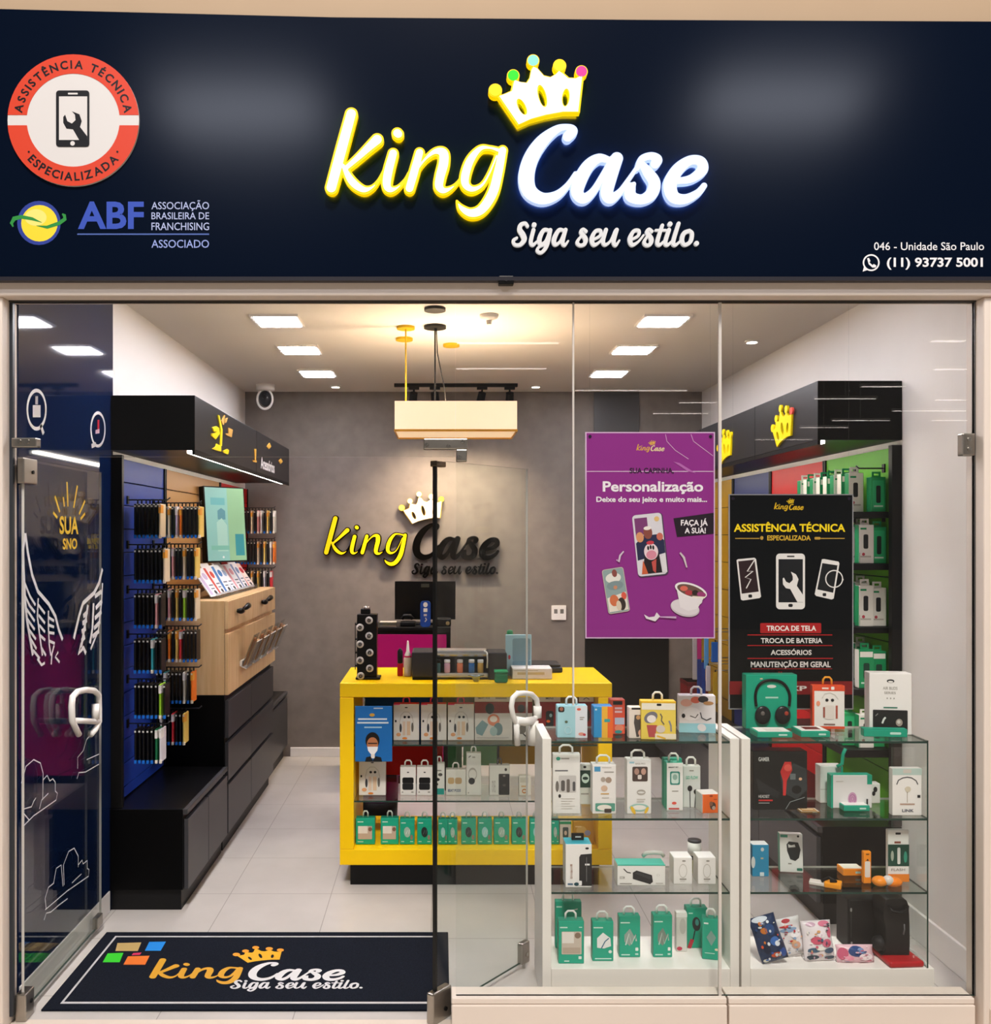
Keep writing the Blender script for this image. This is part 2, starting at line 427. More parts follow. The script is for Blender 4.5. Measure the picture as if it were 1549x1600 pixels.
BALLS = [(740+x/4.076, 80+y/4.076, r/4.076) for x, y, r in ((135, 285, 43), (248, 192, 40), (373, 98, 40), (540, 130, 42), (677, 167, 40))]
BCOL = ['#f7d000', '#1fd11f', '#7fcdc0', '#f7d000', '#f0308a']
def circ(cx, cy, r, n=24): return [(cx+r*math.cos(2*PI*i/n), cy+r*math.sin(2*PI*i/n)) for i in range(n)]
def logo_prints(x0, y0, sx, sy, ck, cc, ccr, ct=None, balls=None):
    """the whole logo as flat print; (x0,y0) is where logo point (507,95) goes"""
    q = lambda polys, c: ('poly', polys, x0-507*sx, y0-95*sy, sx, sy, c)
    out = [q(KP0, ck), q(CP0, cc), q(CRI, ccr)]
    for i, (bx, by, br) in enumerate(BALLS): out.append(('e', x0+(bx-507)*sx, y0+(by-95)*sy, br*sx, br*sy, balls[i] if balls else ccr))
    if ct: out.append(q(TP0, ct))
    return out
# ---------------------------------------------------------------- setting: materials
XL, XR, YB, ZC = -1.581, 2.097, 4.01, 2.935


def tile_mat(name, base, grout, bw, sx, sy, rough=.32, offx=0.0, offy=0.0, mortar=.0022):
    m, nt, b = newmat(name); N, L = nt.nodes.new, nt.links.new
    g = N('ShaderNodeNewGeometry'); mp = N('ShaderNodeMapping'); mp.inputs['Location'].default_value = (offx, offy, 0)
    L(g.outputs['Position'], mp.inputs['Vector'])
    br = N('ShaderNodeTexBrick'); br.offset = 0; br.inputs['Scale'].default_value = 1
    br.inputs['Brick Width'].default_value = sx; br.inputs['Row Height'].default_value = sy; br.inputs['Mortar Size'].default_value = mortar
    br.inputs['Color1'].default_value = lin(base); br.inputs['Color2'].default_value = lin(bw); br.inputs['Mortar'].default_value = lin(grout); br.inputs['Bias'].default_value = 0
    L(mp.outputs[0], br.inputs['Vector'])
    nz = N('ShaderNodeTexNoise'); nz.inputs['Scale'].default_value = 3.2; nz.inputs['Detail'].default_value = 6; L(g.outputs['Position'], nz.inputs['Vector'])
    rp = N('ShaderNodeMapRange'); rp.inputs[1].default_value = .3; rp.inputs[2].default_value = .7; rp.inputs[3].default_value = .9; rp.inputs[4].default_value = 1.05; L(nz.outputs[0], rp.inputs[0])
    mx = N('ShaderNodeVectorMath'); mx.operation = 'SCALE'; L(br.outputs['Color'], mx.inputs[0]); L(rp.outputs[0], mx.inputs['Scale'])
    L(mx.outputs[0], b.inputs['Base Color']); b.inputs['Roughness'].default_value = rough
    return m


def plaster(name, c, rough=.7, amt=.04, sc=6, spec=.3):
    m, nt, b = newmat(name); N, L = nt.nodes.new, nt.links.new
    g = N('ShaderNodeNewGeometry'); nz = N('ShaderNodeTexNoise'); nz.inputs['Scale'].default_value = sc; nz.inputs['Detail'].default_value = 8; L(g.outputs['Position'], nz.inputs['Vector'])
    rp = N('ShaderNodeMapRange'); rp.inputs[1].default_value = .3; rp.inputs[2].default_value = .7; rp.inputs[3].default_value = 1-amt; rp.inputs[4].default_value = 1+amt; L(nz.outputs[0], rp.inputs[0])
    mx = N('ShaderNodeVectorMath'); mx.operation = 'SCALE'; mx.inputs[0].default_value = lin(c)[:3]; L(rp.outputs[0], mx.inputs['Scale'])
    L(mx.outputs[0], b.inputs['Base Color']); b.inputs['Roughness'].default_value = rough; b.inputs['Specular IOR Level'].default_value = spec
    return m


def wood_mat(name, c1, c2, axis='Z'):
    m, nt, b = newmat(name); N, L = nt.nodes.new, nt.links.new
    g = N('ShaderNodeNewGeometry'); mp = N('ShaderNodeMapping'); mp.inputs['Scale'].default_value = (14, 14, 1.1) if axis == 'Z' else (14, 1.1, 14)
    L(g.outputs['Position'], mp.inputs['Vector']); nz = N('ShaderNodeTexNoise'); nz.inputs['Scale'].default_value = 2.5; nz.inputs['Detail'].default_value = 5; L(mp.outputs[0], nz.inputs['Vector'])
    cr = N('ShaderNodeValToRGB'); cr.color_ramp.elements[0].position = .35; cr.color_ramp.elements[0].color = lin(c1); cr.color_ramp.elements[1].position = .68; cr.color_ramp.elements[1].color = lin(c2)
    L(nz.outputs[0], cr.inputs[0]); L(cr.outputs[0], b.inputs['Base Color']); b.inputs['Roughness'].default_value = .42
    return m


FLOORM = tile_mat('porcelain_floor', '#bbb7b3', '#928d88', '#bdb9b4', .5, .5, .3, .046, .298-.5+.5)
WALLW = plaster('white_wall_paint', '#ece8e2', .7, .012)
CEILM = plaster('ceiling_paint', '#f5f0ea', .8, .006)
CONC = plaster('grey_textured_wall', '#77706a', .62, .11, 9)
FACADE = plaster('facade_cream', '#e6dacf', .5, .012, 3)
SOFFIT = plaster('mall_wall_beige', '#b59c80', .6, .02, 3)
STONE = plaster('threshold_stone', '#d6cabd', .3, .03, 8)
NAVYP = M('#0a1d42', .045, 0, .5)
SIGNM = M('#030d1f', .215, 0, .13)
OAK = wood_mat('oak_laminate', '#d3ae7c', '#e2c292')
OAKD = wood_mat('oak_laminate_lying', '#cda876', '#dcbb8c', 'Y')

# ---------------------------------------------------------------- setting: room shell
def sbox(name, x0, x1, y0, y1, z0, z1, m, bev=0): return struct(MB().box(x0, x1, y0, y1, z0, z1, m, bev).build(name, loc=((x0+x1)/2, (y0+y1)/2, z0)))
sbox('floor', XL-.1, XR+.1, .03, YB+.1, -.06, 0, FLOORM)
sbox('ground', -8, 9, -14, -.16, -.06, -.001, tile_mat('mall_floor', '#cfc3b6', '#a89d92', '#cbbfb2', .8, .8, .25))
sbox('trim_1', XL-.1, XR+.1, -.16, .03, -.06, .0, STONE)                       # stone threshold
sbox('ceiling', XL-.1, XR+.1, .06, YB+.1, ZC, ZC+.08, CEILM)
sbox('wall_left', XL-.1, XL, .06, YB+.1, 0, ZC, WALLW)
sbox('wall_right', XR, XR+.1, .06, YB+.1, 0, ZC, WALLW)
sbox('wall_back', XL, XR, YB, YB+.1, 0, ZC, CONC)
sbox('wall_front', -3.2, 4.2, -.02, .06, V(443, -.02), 5.4, SOFFIT)
sbox('baseboard_back', -1.215, 1.14, YB-.015, YB, 0, .075, WHITE, .003)
sbox('baseboard_right', XR-.015, XR, .07, .82, 0, .13, WHITE, .003)
sbox('baseboard_left', XL, XL+.018, .07, .985, 0, .1, WHITE, .003)
# navy wall panel at the left with sketched icons
nv = struct(MB().box(XL, XL+.014, .065, 1.03, .0, ZC, NAVYP).build('trim_2', loc=(XL, .5, 0)))
def on_x(X, pts, sgn=1): return [((PX(x, y, X).y-0)*1.0, HC-PX(x, y, X).z) for x, y in pts]
fr = (Vector((XL+.0145, 0, HC)), Y3, -Z3, X3)
mb = MB()
for cx, cy, rx, ry in ((57, 640, 14.5, 30), (153, 671, 11, 26)):
    a = [(cx+rx*math.cos(2*PI*i/28), cy+ry*math.sin(2*PI*i/28)) for i in range(29)]
    mb.prints(fr, [('l', on_x(XL+.0145, a), .014, '#e8e6e2')])
mb.prints(fr, [('l', on_x(XL+.0145, [(63, 663), (68, 678)]), .02, '#d8d6d2'), ('l', on_x(XL+.0145, [(150, 694), (143, 697)]), .02, '#d8d6d2'),
               ('p', on_x(XL+.0145, [(51, 633), (63, 633), (63, 652), (51, 652)]), '#d9d5d0'), ('p', on_x(XL+.0145, [(55, 619), (59, 619), (59, 632), (55, 632)]), '#b9b5b0'),
               ('p', on_x(XL+.0145, [(152, 656), (155, 656), (155, 676), (152, 676)]), '#c02840'), ('p', on_x(XL+.0145, [(149, 672), (155, 670), (155, 677), (149, 678)]), '#e8c8d0')])
mb.build('icon_sketch', nv, None)
nv.children[0].matrix_parent_inverse = Matrix.Translation(-nv.location)

# frame of the glazed front
ZH0, ZH1 = V(470.5, 0), V(441, 0)
sbox('trim_3', -2.0, 2.4, -.075, .05, ZH0, ZH1+.02, FACADE, .006)
sbox('trim_4', -2.0, -1.567, -.06, .055, 0, ZH0, FACADE, .006)
sbox('trim_5', 1.937, 2.6, -.06, .055, 0, ZH0, FACADE, .006)
sbox('trim_6', -2.0, -1.605, -.075, -.06, 0, .1, FACADE, .004)
sbox('trim_7', 1.955, 2.6, -.075, -.06, 0, .09, FACADE, .004)
sbox('trim_8', -1.567, 1.937, -.012, .012, ZH0-.006, ZH0+.002, M('#3a3733', .4))
# two sill blocks under the fixed panes
for x0, x1, k in ((U(706, -.03), U(1137, -.03), 9), (U(1140, -.03), U(1525, -.03), 10)):
    m = MB().box(x0, x1, -.03, .07, 0, .082, FACADE, .004); m.box(x0, x1, -.024, .064, .084, .105, FACADE, .003)
    struct(m.build('trim_%d' % k, loc=((x0+x1)/2, 0, 0)))
# glazing
def pane(name, x0, x1, z0, z1, edge):
    return struct(MB().box(x0+.002, x1-.002, -.005, .005, z0, z1, GLASS, mats={'left': edge, 'right': edge, 'top': EDGE, 'bottom': EDGE_LT if name == 'window_1' else EDGE}).build(name, loc=((x0+x1)/2, 0, z0)))
ZS = .105; ZT = V(714, 0)
xg = [U(p, 0) for p in (18, 712, 896, 1125, 1522)]
pane('window_1', xg[0], xg[1], ZT, ZH0-.006, EDGE_LT)
pane('window_2', xg[1], xg[3], ZS, ZH0-.006, EDGE_LT)
pane('window_3', xg[3], xg[4], ZS, ZH0-.006, EDGE_LT)
for k, (px, wd) in enumerate(((896, .003), (1125, .0052))):
    sbox('trim_%d' % (11+k), U(px, 0)-wd, U(px, 0)+wd, -.0055, .0055, ZS if k else V(1102, 0), ZH0-.006, M('#cfcac3', .35))
sbox('trim_13', xg[4]-.002, xg[4]+.006, -.008, .008, ZS, ZH0, M('#4a4a4a', .3))
sbox('trim_14', xg[0]-.004, xg[0]+.008, -.008, .008, .03, ZH0, M('#30343a', .3))

# ---- left glass door, standing open square to the front, with its graphics
XD = -1.535
d1 = struct(thing('door_1', 'open left glass door with white wing drawings', None, (XD, .03, 0)))
MB().box(-.005, .005, 0, .755, .03, 2.06, DGLASS, mats={'front': EDGE_LT, 'back': EDGE_LT, 'top': EDGE, 'bottom': EDGE}).build('glass_leaf', d1)
fr = (Vector((.0055, -.03, HC)), Y3, -Z3, X3)
XW = XD+.0055
def dz(pts): return on_x(XW, pts)
def zc(pts, ox=0, oy=680, s=3.81): return [(ox+x/s, oy+y/s) for x, y in pts]
W_ = '#e6e8ea'
wing = [([(150, 585), (137, 680), (140, 800), (145, 900), (150, 1000), (160, 1100), (180, 1220), (195, 1310)], .016),
        ([(150, 585), (165, 700), (190, 830), (225, 930), (290, 1005), (330, 1080), (350, 1160), (372, 1218)], .016)]
for a in ([(140, 865), (178, 960), (210, 1012)], [(148, 955), (175, 1015), (207, 1055)], [(150, 1025), (205, 1108)], [(158, 1090), (205, 1158)], [(165, 1150), (212, 1215)], [(180, 1212), (215, 1272)],
          [(195, 1280), (235, 1330)], [(220, 1330), (245, 1368), (265, 1355)], [(225, 970), (220, 1080), (235, 1200), (250, 1312)], [(225, 1010), (265, 1062)], [(226, 1070), (265, 1120)], [(230, 1130), (265, 1172)], [(233, 1190), (266, 1220)], [(240, 1260), (270, 1312)],
          [(285, 1045), (285, 1150), (290, 1250), (300, 1312)], [(285, 1085), (318, 1106)], [(286, 1130), (318, 1142)], [(287, 1175), (320, 1180)], [(290, 1225), (322, 1240)], [(318, 1250), (305, 1300), (300, 1365)], [(342, 1290), (325, 1320), (350, 1352)]):
    wing.append((a, .011))
wr = [([(606, 795), (585, 880), (555, 940), (490, 1000), (465, 1080), (435, 1212)], .02), ([(606, 880), (600, 1000), (582, 1160), (535, 1275)], .014)]
for a in ([(600, 930), (560, 960)], [(604, 985), (565, 1030)], [(600, 1050), (560, 1090)], [(592, 1110), (555, 1150)], [(585, 1165), (545, 1200)], [(552, 1000), (545, 1150), (530, 1240)], [(518, 1010), (500, 1130), (478, 1262)], [(516, 1050), (490, 1078)], [(512, 1100), (485, 1120)], [(505, 1150), (480, 1170)], [(500, 1200), (478, 1225)], [(478, 1240), (460, 1300), (490, 1265), (505, 1300)]):
    wr.append((a, .02))
mb = MB().prints(fr, [('l', dz(zc(a)), w_, W_) for a, w_ in wing+wr]); mb.build('wing_drawing', d1)
Yl = '#e9c23a'
sh = [('l', dz(zc(a)), .012, Yl) for a in ([(398, 278), (404, 425)], [(460, 300), (438, 432)], [(376, 368), (382, 425)], [(326, 362), (355, 458)], [(505, 390), (470, 470)], [(315, 460), (340, 492)], [(505, 465), (478, 500)])]
def dtext(t, x0, y0, x1, y1, c):
    a, b = PX(x0, y0, XW), PX(x1, y1, XW); a2, b2 = PX(x0, y1, XW), PX(x1, y1, XW)
    return ('t', t, a.y, HC-a.z, b.y, HC-b2.z, c, True)
sh += [dtext('SUA', 92.5, 806, 122, 835, Yl), dtext('SNO', 97.5, 841, 120, 858, Yl)]
MB().prints(fr, sh).build('slogan', d1)
sk = []
for ox, oy, s, L_ in ((0, 1040, 2.857, [[(95, 525), (115, 450), (150, 420), (180, 435), (192, 480), (190, 600)], [(192, 510), (210, 490), (222, 515), (235, 505), (246, 520), (246, 560), (256, 570), (250, 600), (150, 670), (105, 715)], [(105, 640), (140, 630), (150, 605), (160, 590)], [(105, 660), (130, 690)], [(175, 640), (185, 600), (215, 570)]]),
                      (0, 1040, 2.857, [[(205, 1085), (200, 1040), (215, 990), (240, 970)], [(238, 970), (250, 905), (272, 890), (280, 985)], [(285, 980), (282, 890), (305, 830), (330, 815), (348, 850), (348, 900)], [(348, 890), (365, 868), (370, 885), (388, 870), (388, 905), (396, 910), (394, 940), (300, 1005), (200, 1090)], [(195, 1135), (205, 1105), (225, 1100), (260, 1070), (300, 1040)], [(320, 970), (340, 950), (362, 930)]]),
                      (0, 1040, 2.857, [[(345, 460), (345, 410), (370, 380), (385, 330), (400, 312)], [(342, 505), (350, 478), (380, 475), (440, 440)], [(385, 420), (440, 395)]])):
    sk += [('l', dz([(ox+x/s, oy+y/s) for x, y in a]), .0045, '#dfe3e6') for a in L_]
MB().prints(fr, sk).build('hand_sketch', d1)
# pull handle (white tube) on the inside of each leaf
def hand(pts, X): return [Vector((.045, PX(x, y, X).y-.03, PX(x, y, X).z)) for x, y in pts]
hp = [(x/2.857, 1040+y/2.857) for x, y in [(352, 308), (338, 280), (322, 245), (320, 180), (324, 140), (345, 117), (382, 108), (420, 112), (440, 130), (442, 200), (442, 250), (425, 285), (405, 308)]]
hpu = MB().tube(hand(hp, XD+.045), .013, WHITEG, 10)
hpu.tube(hand([(112.5, 1125.5), (130, 1126.5), (154, 1128)], XD+.045), .012, WHITEG, 10)
hpu.tube(hand([(149, 1100), (149, 1124)], XD+.045), .016, WHITEG, 10)
a, b = hand([(134, 1078), (134, 1126)], XD+.045)
hpu.cyl(a, (a.x-.05, a.y, a.z), .008, .008, CHROME, 12); hpu.cyl(b, (b.x-.05, b.y, b.z), .008, .008, CHROME, 12)
tag(hpu.build('pull_handle', d1), 'white tubular pull handle')
MB().box(-.02, .02, -.02, .05, -.0, .1, STEEL, .004).cyl((.02, .02, .06), (.024, .02, .06), .008, .008, BLACK, 12).build('bottom_pivot', d1)
MB().box(-.014, .014, -.02, .09, 1.965, 2.06, STEEL, .004).cyl((.014, .05, 2.01), (.018, .05, 2.01), .007, .007, BLACK, 12).build('top_hinge', d1)
MB().box(-.012, .012, .69, .755, .03, .08, STEEL, .003).build('corner_lock', d1)

# ---- right glass door, swung in behind the fixed pane
A2, B2 = Vector((-.023, .012, 0)), Vector((.352, .443, 0))
du = (B2-A2).normalized(); L2 = (B2-A2).length
d2 = struct(thing('door_2', 'open right glass door swung in behind the fixed pane', None, A2, (0, 0, math.atan2(du.y, du.x))))
MB().box(0, L2, -.005, .005, .03, ZT-.012, DGLASS, mats={'left': EDGE, 'right': EDGE_LT, 'top': EDGE, 'bottom': EDGE}).build('glass_leaf', d2)
MB().box(-.006, .004, -.007, .007, .03, ZT-.012, M('#0c0d0d', .4)).build('edge_seal', d2)
def D2(px, py):
    k = (px-690)/KP; # A2.x+du.x*t = k*(1+(A2.y+du.y*t)/DC)
    t = (k*(1+A2.y/DC)-A2.x)/(du.x-k*du.y/DC); Y = A2.y+du.y*t
    return Vector((t, 0, V(py, Y)))
hx = [(x/4.556+520, 1060+y/4.556) for x, y in [(1262, 330), (1245, 300), (1225, 250), (1215, 190), (1225, 130), (1255, 103), (1305, 96), (1360, 105), (1395, 140), (1405, 200), (1395, 265), (1370, 285)]]
q = [D2(*p)+Vector((0, -.04, 0)) for p in hx]
hm = MB().tube(q, .011, WHITEG, 10)
q2 = [D2(x/4.556+520, 1060+y/4.556)+Vector((0, -.04, 0)) for x, y in ((1250, 290), (1310, 300), (1375, 290))]
hm.tube(q2, .017, WHITEG, 10); q3 = [D2(x/4.556+520, 1060+y/4.556)+Vector((0, -.04, 0)) for x, y in ((1402, 190), (1402, 270))]; hm.tube(q3, .017, WHITEG, 10)
hm.tube([q2[0], q2[0]+Vector((.008, 0, -.10))], .012, WHITEG, 10); hm.tube([q2[2], q2[2]+Vector((-.008, 0, -.10))], .02, WHITEG, 10)
a = q[6]; hm.cyl(a, (a.x, -.004, a.z), .008, .008, CHROME, 12); a = q2[1]; hm.cyl(a, (a.x, -.004, a.z), .008, .008, CHROME, 12)
tag(hm.build('pull_handle', d2), 'white tubular pull handle')
m = MB().box(-.03, .075, -.016, .016, .0, .115, STEEL, .006); m.cyl((.04, -.017, .04), (.04, -.02, .04), .008, .008, BLACK, 12).build('bottom_pivot', d2)
m = MB().box(L2-.05, L2+.004, -.014, .014, .022, .11, STEEL, .006); m.cyl((L2-.02, -.015, .06), (L2-.02, -.018, .06), .009, .009, CHROME, 12); m.cyl((L2-.02, 0, .0), (L2-.02, 0, .03), .006, .006, CHROME, 10); m.build('floor_bolt', d2)
m = MB().box(-.012, .045, -.015, .015, ZT-.035, ZT-.012, M('#6d5f4f', .25, 1), .004).build('top_hinge', d2)

# ---- patch fittings that hold the fixed panes
def P0(px, py): return (U(px, -.015), V(py, -.015))
def clamp(rects, screws, name, label):
    m = MB()
    for x0, y0, x1, y1 in rects:
        a, b = P0(x0, y0), P0(x1, y1); m.box(a[0], b[0], -.018, .018, b[1], a[1], STEEL, .004)
    for x, y in screws:
        a = P0(x, y); m.cyl((a[0], -.018, a[1]), (a[0], -.022, a[1]), .008, .007, CHROME, 14)
    a = P0(rects[0][0], rects[0][3])
    return tag(m.build(name, loc=(a[0], 0, a[1])), label, 'glass fitting')
clamp([(662, 685, 731, 702), (713, 702, 730, 721)], [(667, 695), (701, 697), (723, 690), (718, 714)], 'glass_patch_fitting', 'L-shaped steel patch fitting at the middle, above the right door')
clamp([(18, 684, 58, 699)], [(31, 690), (44, 690)], 'glass_patch_fitting', 'steel patch fitting on the left jamb above the open door')
clamp([(1504, 677, 1524, 712)], [(1514, 687), (1514, 702)], 'glass_clamp', 'steel glass clamp on the right-hand jamb')
a = P0(777, 441); b = P0(800, 455)
tag(MB().box(a[0], b[0], -.105, -.076, b[1], a[1]-.002, BLACKS, .003).cyl(((a[0]+b[0])/2, -.105, b[1]+.016), ((a[0]+b[0])/2, -.108, b[1]+.016), .006, .006, CHAR, 12).build('motion_sensor', loc=((a[0]+b[0])/2, -.06, b[1])), 'small black sensor box on the header under the fascia', 'sensor')

# stockroom doorway in the back wall
x0, x1 = U(914, YB), U(1044, YB)
d3 = struct(thing('door_3', 'black stockroom door in the back wall', None, (x0, YB-.02, 0)))
MB().box(0, x1-x0, -.01, .018, 0, 2.12, M('#0b0c0e', .35), .002).build('door_leaf', d3)
MB().box(.08, .14, -.05, -.01, .95, 1.15, M('#2a2c2f', .3), .01).build('door_handle', d3)
MB().box(U(928, YB)-x0, U(998, YB)-x0, -.004, .018, 2.12, ZC-.005, M('#4a4b4d', .25)).build('transom_panel', d3)

# ---------------------------------------------------------------- fascia sign
YS = -.10
fs = thing('fascia_sign', 'wide dark navy fascia sign with glowing script lettering above the shopfront', 'shop sign', (.3, YS, V(438, YS)))
inv = Matrix.Translation(-fs.location)
def sub(o, p=None):
    o.parent = p or fs; 
    if p is None: o.matrix_parent_inverse = inv
    return o
frs, ss = fplane(YS)
sub(MB().prism([([(-60, 434), (-60, 12), (0, 14), (520, 27), (1000, 31), (1640, 34), (1640, 434)], [])], frs, ss, ss, -.075, 0, SIGNM).build('sign_panel'))
sub(MB().prism([([(-60, 439), (-60, 433), (1640, 433), (1640, 439)], [])], frs, ss, ss, -.075, .006, M('#2a2930', .35)).build('bottom_rail'))
YSIDE = M('#ffd000', .4, 0, .3, .85); WSIDE = M('#b9cdf5', .4, 0, .3, .85)
KFACE = M('#fff6d2', .4, 0, .3, 1.15); WFACE = M('#f4f6ff', .4, 0, .3, 1.1)
dep = .034
o = sub(MB().prism(KP0, frs, ss, ss, .012, dep, YSIDE).build('script_lettering')); tag(o, 'glowing yellow-edged script letters')
MB().prism(KPI, frs, ss, ss, dep, dep+.002, KFACE, YSIDE).build('letter_face', o)
MB().prism(KPI, frs, ss, ss, .009, .0118, M('#ffcf00', .4, 0, .3, 50)).build('halo_light', o)
o = sub(MB().prism(CP0, frs, ss, ss, .012, dep, WSIDE).build('script_lettering')); tag(o, 'glowing white script letters')
MB().prism(CPI, frs, ss, ss, dep, dep+.002, WFACE).build('letter_face', o)
MB().prism(contours(CF, -4), frs, ss, ss, .009, .0118, M('#9fbcff', .4, 0, .3, 42)).build('halo_light', o)
o = sub(MB().prism(CR0, frs, ss, ss, .012, dep+.006, YSIDE).build('crown')); tag(o, 'glowing white crown with yellow sides')
MB().prism(CRI, frs, ss, ss, dep+.006, dep+.008, KFACE, YSIDE).build('crown_face', o)
MB().prism(CRI, frs, ss, ss, .009, .0118, M('#ffcf00', .4, 0, .3, 50)).build('halo_light', o)
for (x, y, r), c in zip(BALLS, BCOL):
    b = sub(MB().prism([(circ(x, y, r), [])], frs, ss, ss, .012, dep+.006, YSIDE).build('crown_ball'))
    MB().prism([(circ(x, y, r*.86), [])], frs, ss, ss, dep+.006, dep+.008, M(c, .4, 0, .3, .9), YSIDE).build('ball_face', b)
sub(MB().prism(TP0, frs, ss, ss, 0, .012, M('#f2f2f2', .4, 0, .3, .35)).build('tagline_lettering'))
# round badge
bw = M('#d6d3d1', .4); br = M('#d2432b', .4); bk = M('#16161a', .4)
cx, cy = 116, 189.5
bd = sub(MB().prism([(circ(cx, cy, 102.5, 72), [])], frs, ss, ss, 0, .008, bw).build('round_badge')); tag(bd, 'round red and white repair-service badge')
def arc(r, a0, a1, n=30): return [(cx+r*math.cos(math.radians(a0+(a1-a0)*i/n)), cy+r*math.sin(math.radians(a0+(a1-a0)*i/n))) for i in range(n+1)]
mb = MB(); f8 = (frs[0]+frs[3]*.008, *frs[1:])
for s in (1, -1):
    a0 = math.degrees(math.asin(8/102)); a1 = math.degrees(math.asin(8/72.5))
    lp = arc(102.5, s*a0, s*(180-a0))+arc(72.5, s*(180-a1), s*a1)
    MB().prism([(lp, [])], f8, ss, ss, 0.0003, .001, br).build('ring_segment', bd)
def ring_text(t, r, mid, sp, h, flip=False):
    out = []; tot = 0; ws = []
    for ch in t:
        if ch == ' ': ws.append(h*.55)
        else: b = text2d(ch, True)[2]; ws.append((b[2]-b[0])*h/.73+sp)
    tot = sum(ws); a = -tot/2
    for ch, wd in zip(t, ws):
        if ch != ' ':
            tv, tf, b = text2d(ch, True); ang = math.radians(mid)+((a+wd/2)/r)*(-1 if flip else 1); k = h/.73
            for_rot = ang+PI/2 if not flip else ang-PI/2
            c, s = math.cos(for_rot), math.sin(for_rot); pts = []
            for x, y in tv:
                lx, ly = (x-(b[0]+b[2])/2)*k, -y*k
                R = r if not flip else r
                ox, oy = cx+R*math.cos(ang), cy+R*math.sin(ang)
                pts.append((ox+lx*c-ly*s, oy+lx*s+ly*c))
            out.append((pts, tf))
        a += wd
    return out
for pts, tf in ring_text('ASSISTÊNCIA TÉCNICA', 80.5, -90, 3.2, 13)+ring_text('ESPECIALIZADA', 94, 90, 3.2, 13, True):
    mb.add([f8[0]+X3*(p[0]*ss)-Z3*(p[1]*ss)-Y3*.0016 for p in pts], tf, bk)
e8 = (frs[0]+frs[3]*.009, *frs[1:]); q = lambda l: [(x/2.979, y/2.979) for x, y in l]
WRENCH = [(340, 524), (375, 538), (386, 570), (378, 597), (411, 640), (411, 658), (374, 658), (345, 608), (315, 605), (300, 578), (300, 550), (309, 540), (319, 570), (340, 581), (357, 565), (354, 540)]
mb.prints(e8, [('rr', 266/2.979, 427/2.979, 421/2.979, 689/2.979, 5, bk), ('r', 280/2.979, 455/2.979, 411/2.979, 657/2.979, bw), ('rr', 322/2.979, 438/2.979, 367/2.979, 446/2.979, .8, bw), ('e', 343/2.979, 673/2.979, 3.6, 3.6, bw), ('p', q(WRENCH), bk), ('e', 47, 239, 1.6, 1.6, bk), ('e', 185, 239, 1.6, 1.6, bk)], ss, ss)
mb.build('badge_print', bd)
# association mark
am = sub(MB().prints(frs, [('e', 61, 348.5, 34, 34.5, '#2d3f94'), ('e', 61.8, 349, 28.5, 28.5, '#f0d637'), ('e', 56, 340, 17, 13, '#f4e27a'),
     ('l', q([(62, 1056), (54, 1040), (66, 1018), (100, 1010), (150, 1019), (195, 1036)]), [2, 5, 7, 6, 5, .6], '#2c8c3f'), ('l', q([(170, 1051), (220, 1058), (275, 1040), (303, 1020), (300, 1002), (290, 996)]), [.6, 5, 6, 6, 5, 2], '#2c8c3f'),
     ('t', 'ABF', 122, 315, 225, 358, '#3450b4', True), ('r', 121, 365, 327, 367.2, '#4a63a8'),
     ('t', 'ASSOCIAÇÃO', 237, 313, 327, 330, '#a9b4dc'), ('t', 'BRASILEIRA DE', 237, 332, 327, 343, '#a9b4dc'), ('t', 'FRANCHISING', 237, 348, 327, 360, '#a9b4dc'), ('t', 'ASSOCIADO', 237, 375, 327, 387.5, '#8fa0dc')], ss, ss, .0006).build('association_mark'))
tag(am, 'blue and yellow association mark')
g = '#e8e8ec'
sub(MB().prints(frs, [('t', '046 - Unidade São Paulo', 1366, 378.5, 1538, 391, g), ('t', '(11) 93737 5001', 1386, 402.5, 1536, 421.5, g, True),
     ('o', 1361.5, 410.5, 13.2, 13.2, 2.4, g), ('p', [(1348.2, 424.5), (1351, 414), (1356, 422)], g), ('p', [(1355, 404), (1358, 403), (1360.3, 408), (1358.6, 410), (1363.5, 414.5), (1365.5, 412.6), (1369.5, 415), (1368.5, 418), (1363.5, 418.3), (1357.5, 413)], g)], ss, ss, .0006).build('contact_lettering'))
# ---------------------------------------------------------------- ceiling fittings
LED = M('#fbf6ff', .5, 0, .3, LED_E)
xs_, ys_ = (-.88, 1.19), (1.58, 2.33, 3.15, .83)  # last depth: unseen pair added to brighten the front of the shop
wd = ('nearest the front glass in view', 'in the middle of the row', 'nearest the back wall', 'just inside the front behind the fascia')
for i, x in enumerate(xs_):
    for j, y in enumerate(ys_):
        t = thing('ceiling_panel_light', 'square white ceiling panel light in the %s row, %s' % (('left', 'right')[i], wd[j]), 'ceiling light', (x, y, ZC-.012), group='square ceiling panel lights')
        MB().box(-.128, .128, -.128, .128, 0, .012, WHITE, .002).build('frame', t); MB().box(-.108, .108, -.108, .108, -.003, .001, LED).build('diffuser', t)
for x, y, e, lb in ((-.82, 3.73, 3, 'small round downlight at the back, left of the pendant lamp'), (.73, 3.73, 3, 'small round downlight at the back, right of the pendant lamp'), (1.85, 2.11, 3, 'small round downlight above the right shelving')):
    t = thing('recessed_downlight', lb, 'ceiling light', (x, y, ZC-.008), group='small round downlights')
    MB().lathe([(.024, .008), (.042, .008), (.044, 0), (.03, -.002)], (0, 0, 0), WHITE).build('rim', t); MB().cyl((0, 0, -.003), (0, 0, -.001), .03, .03, M('#fff0dc', .5, 0, .3, 14)).build('lens', t)
t = thing('smoke_detector', 'small white detector on the ceiling near the glass front', 'smoke detector', (.25, 1.47, ZC))
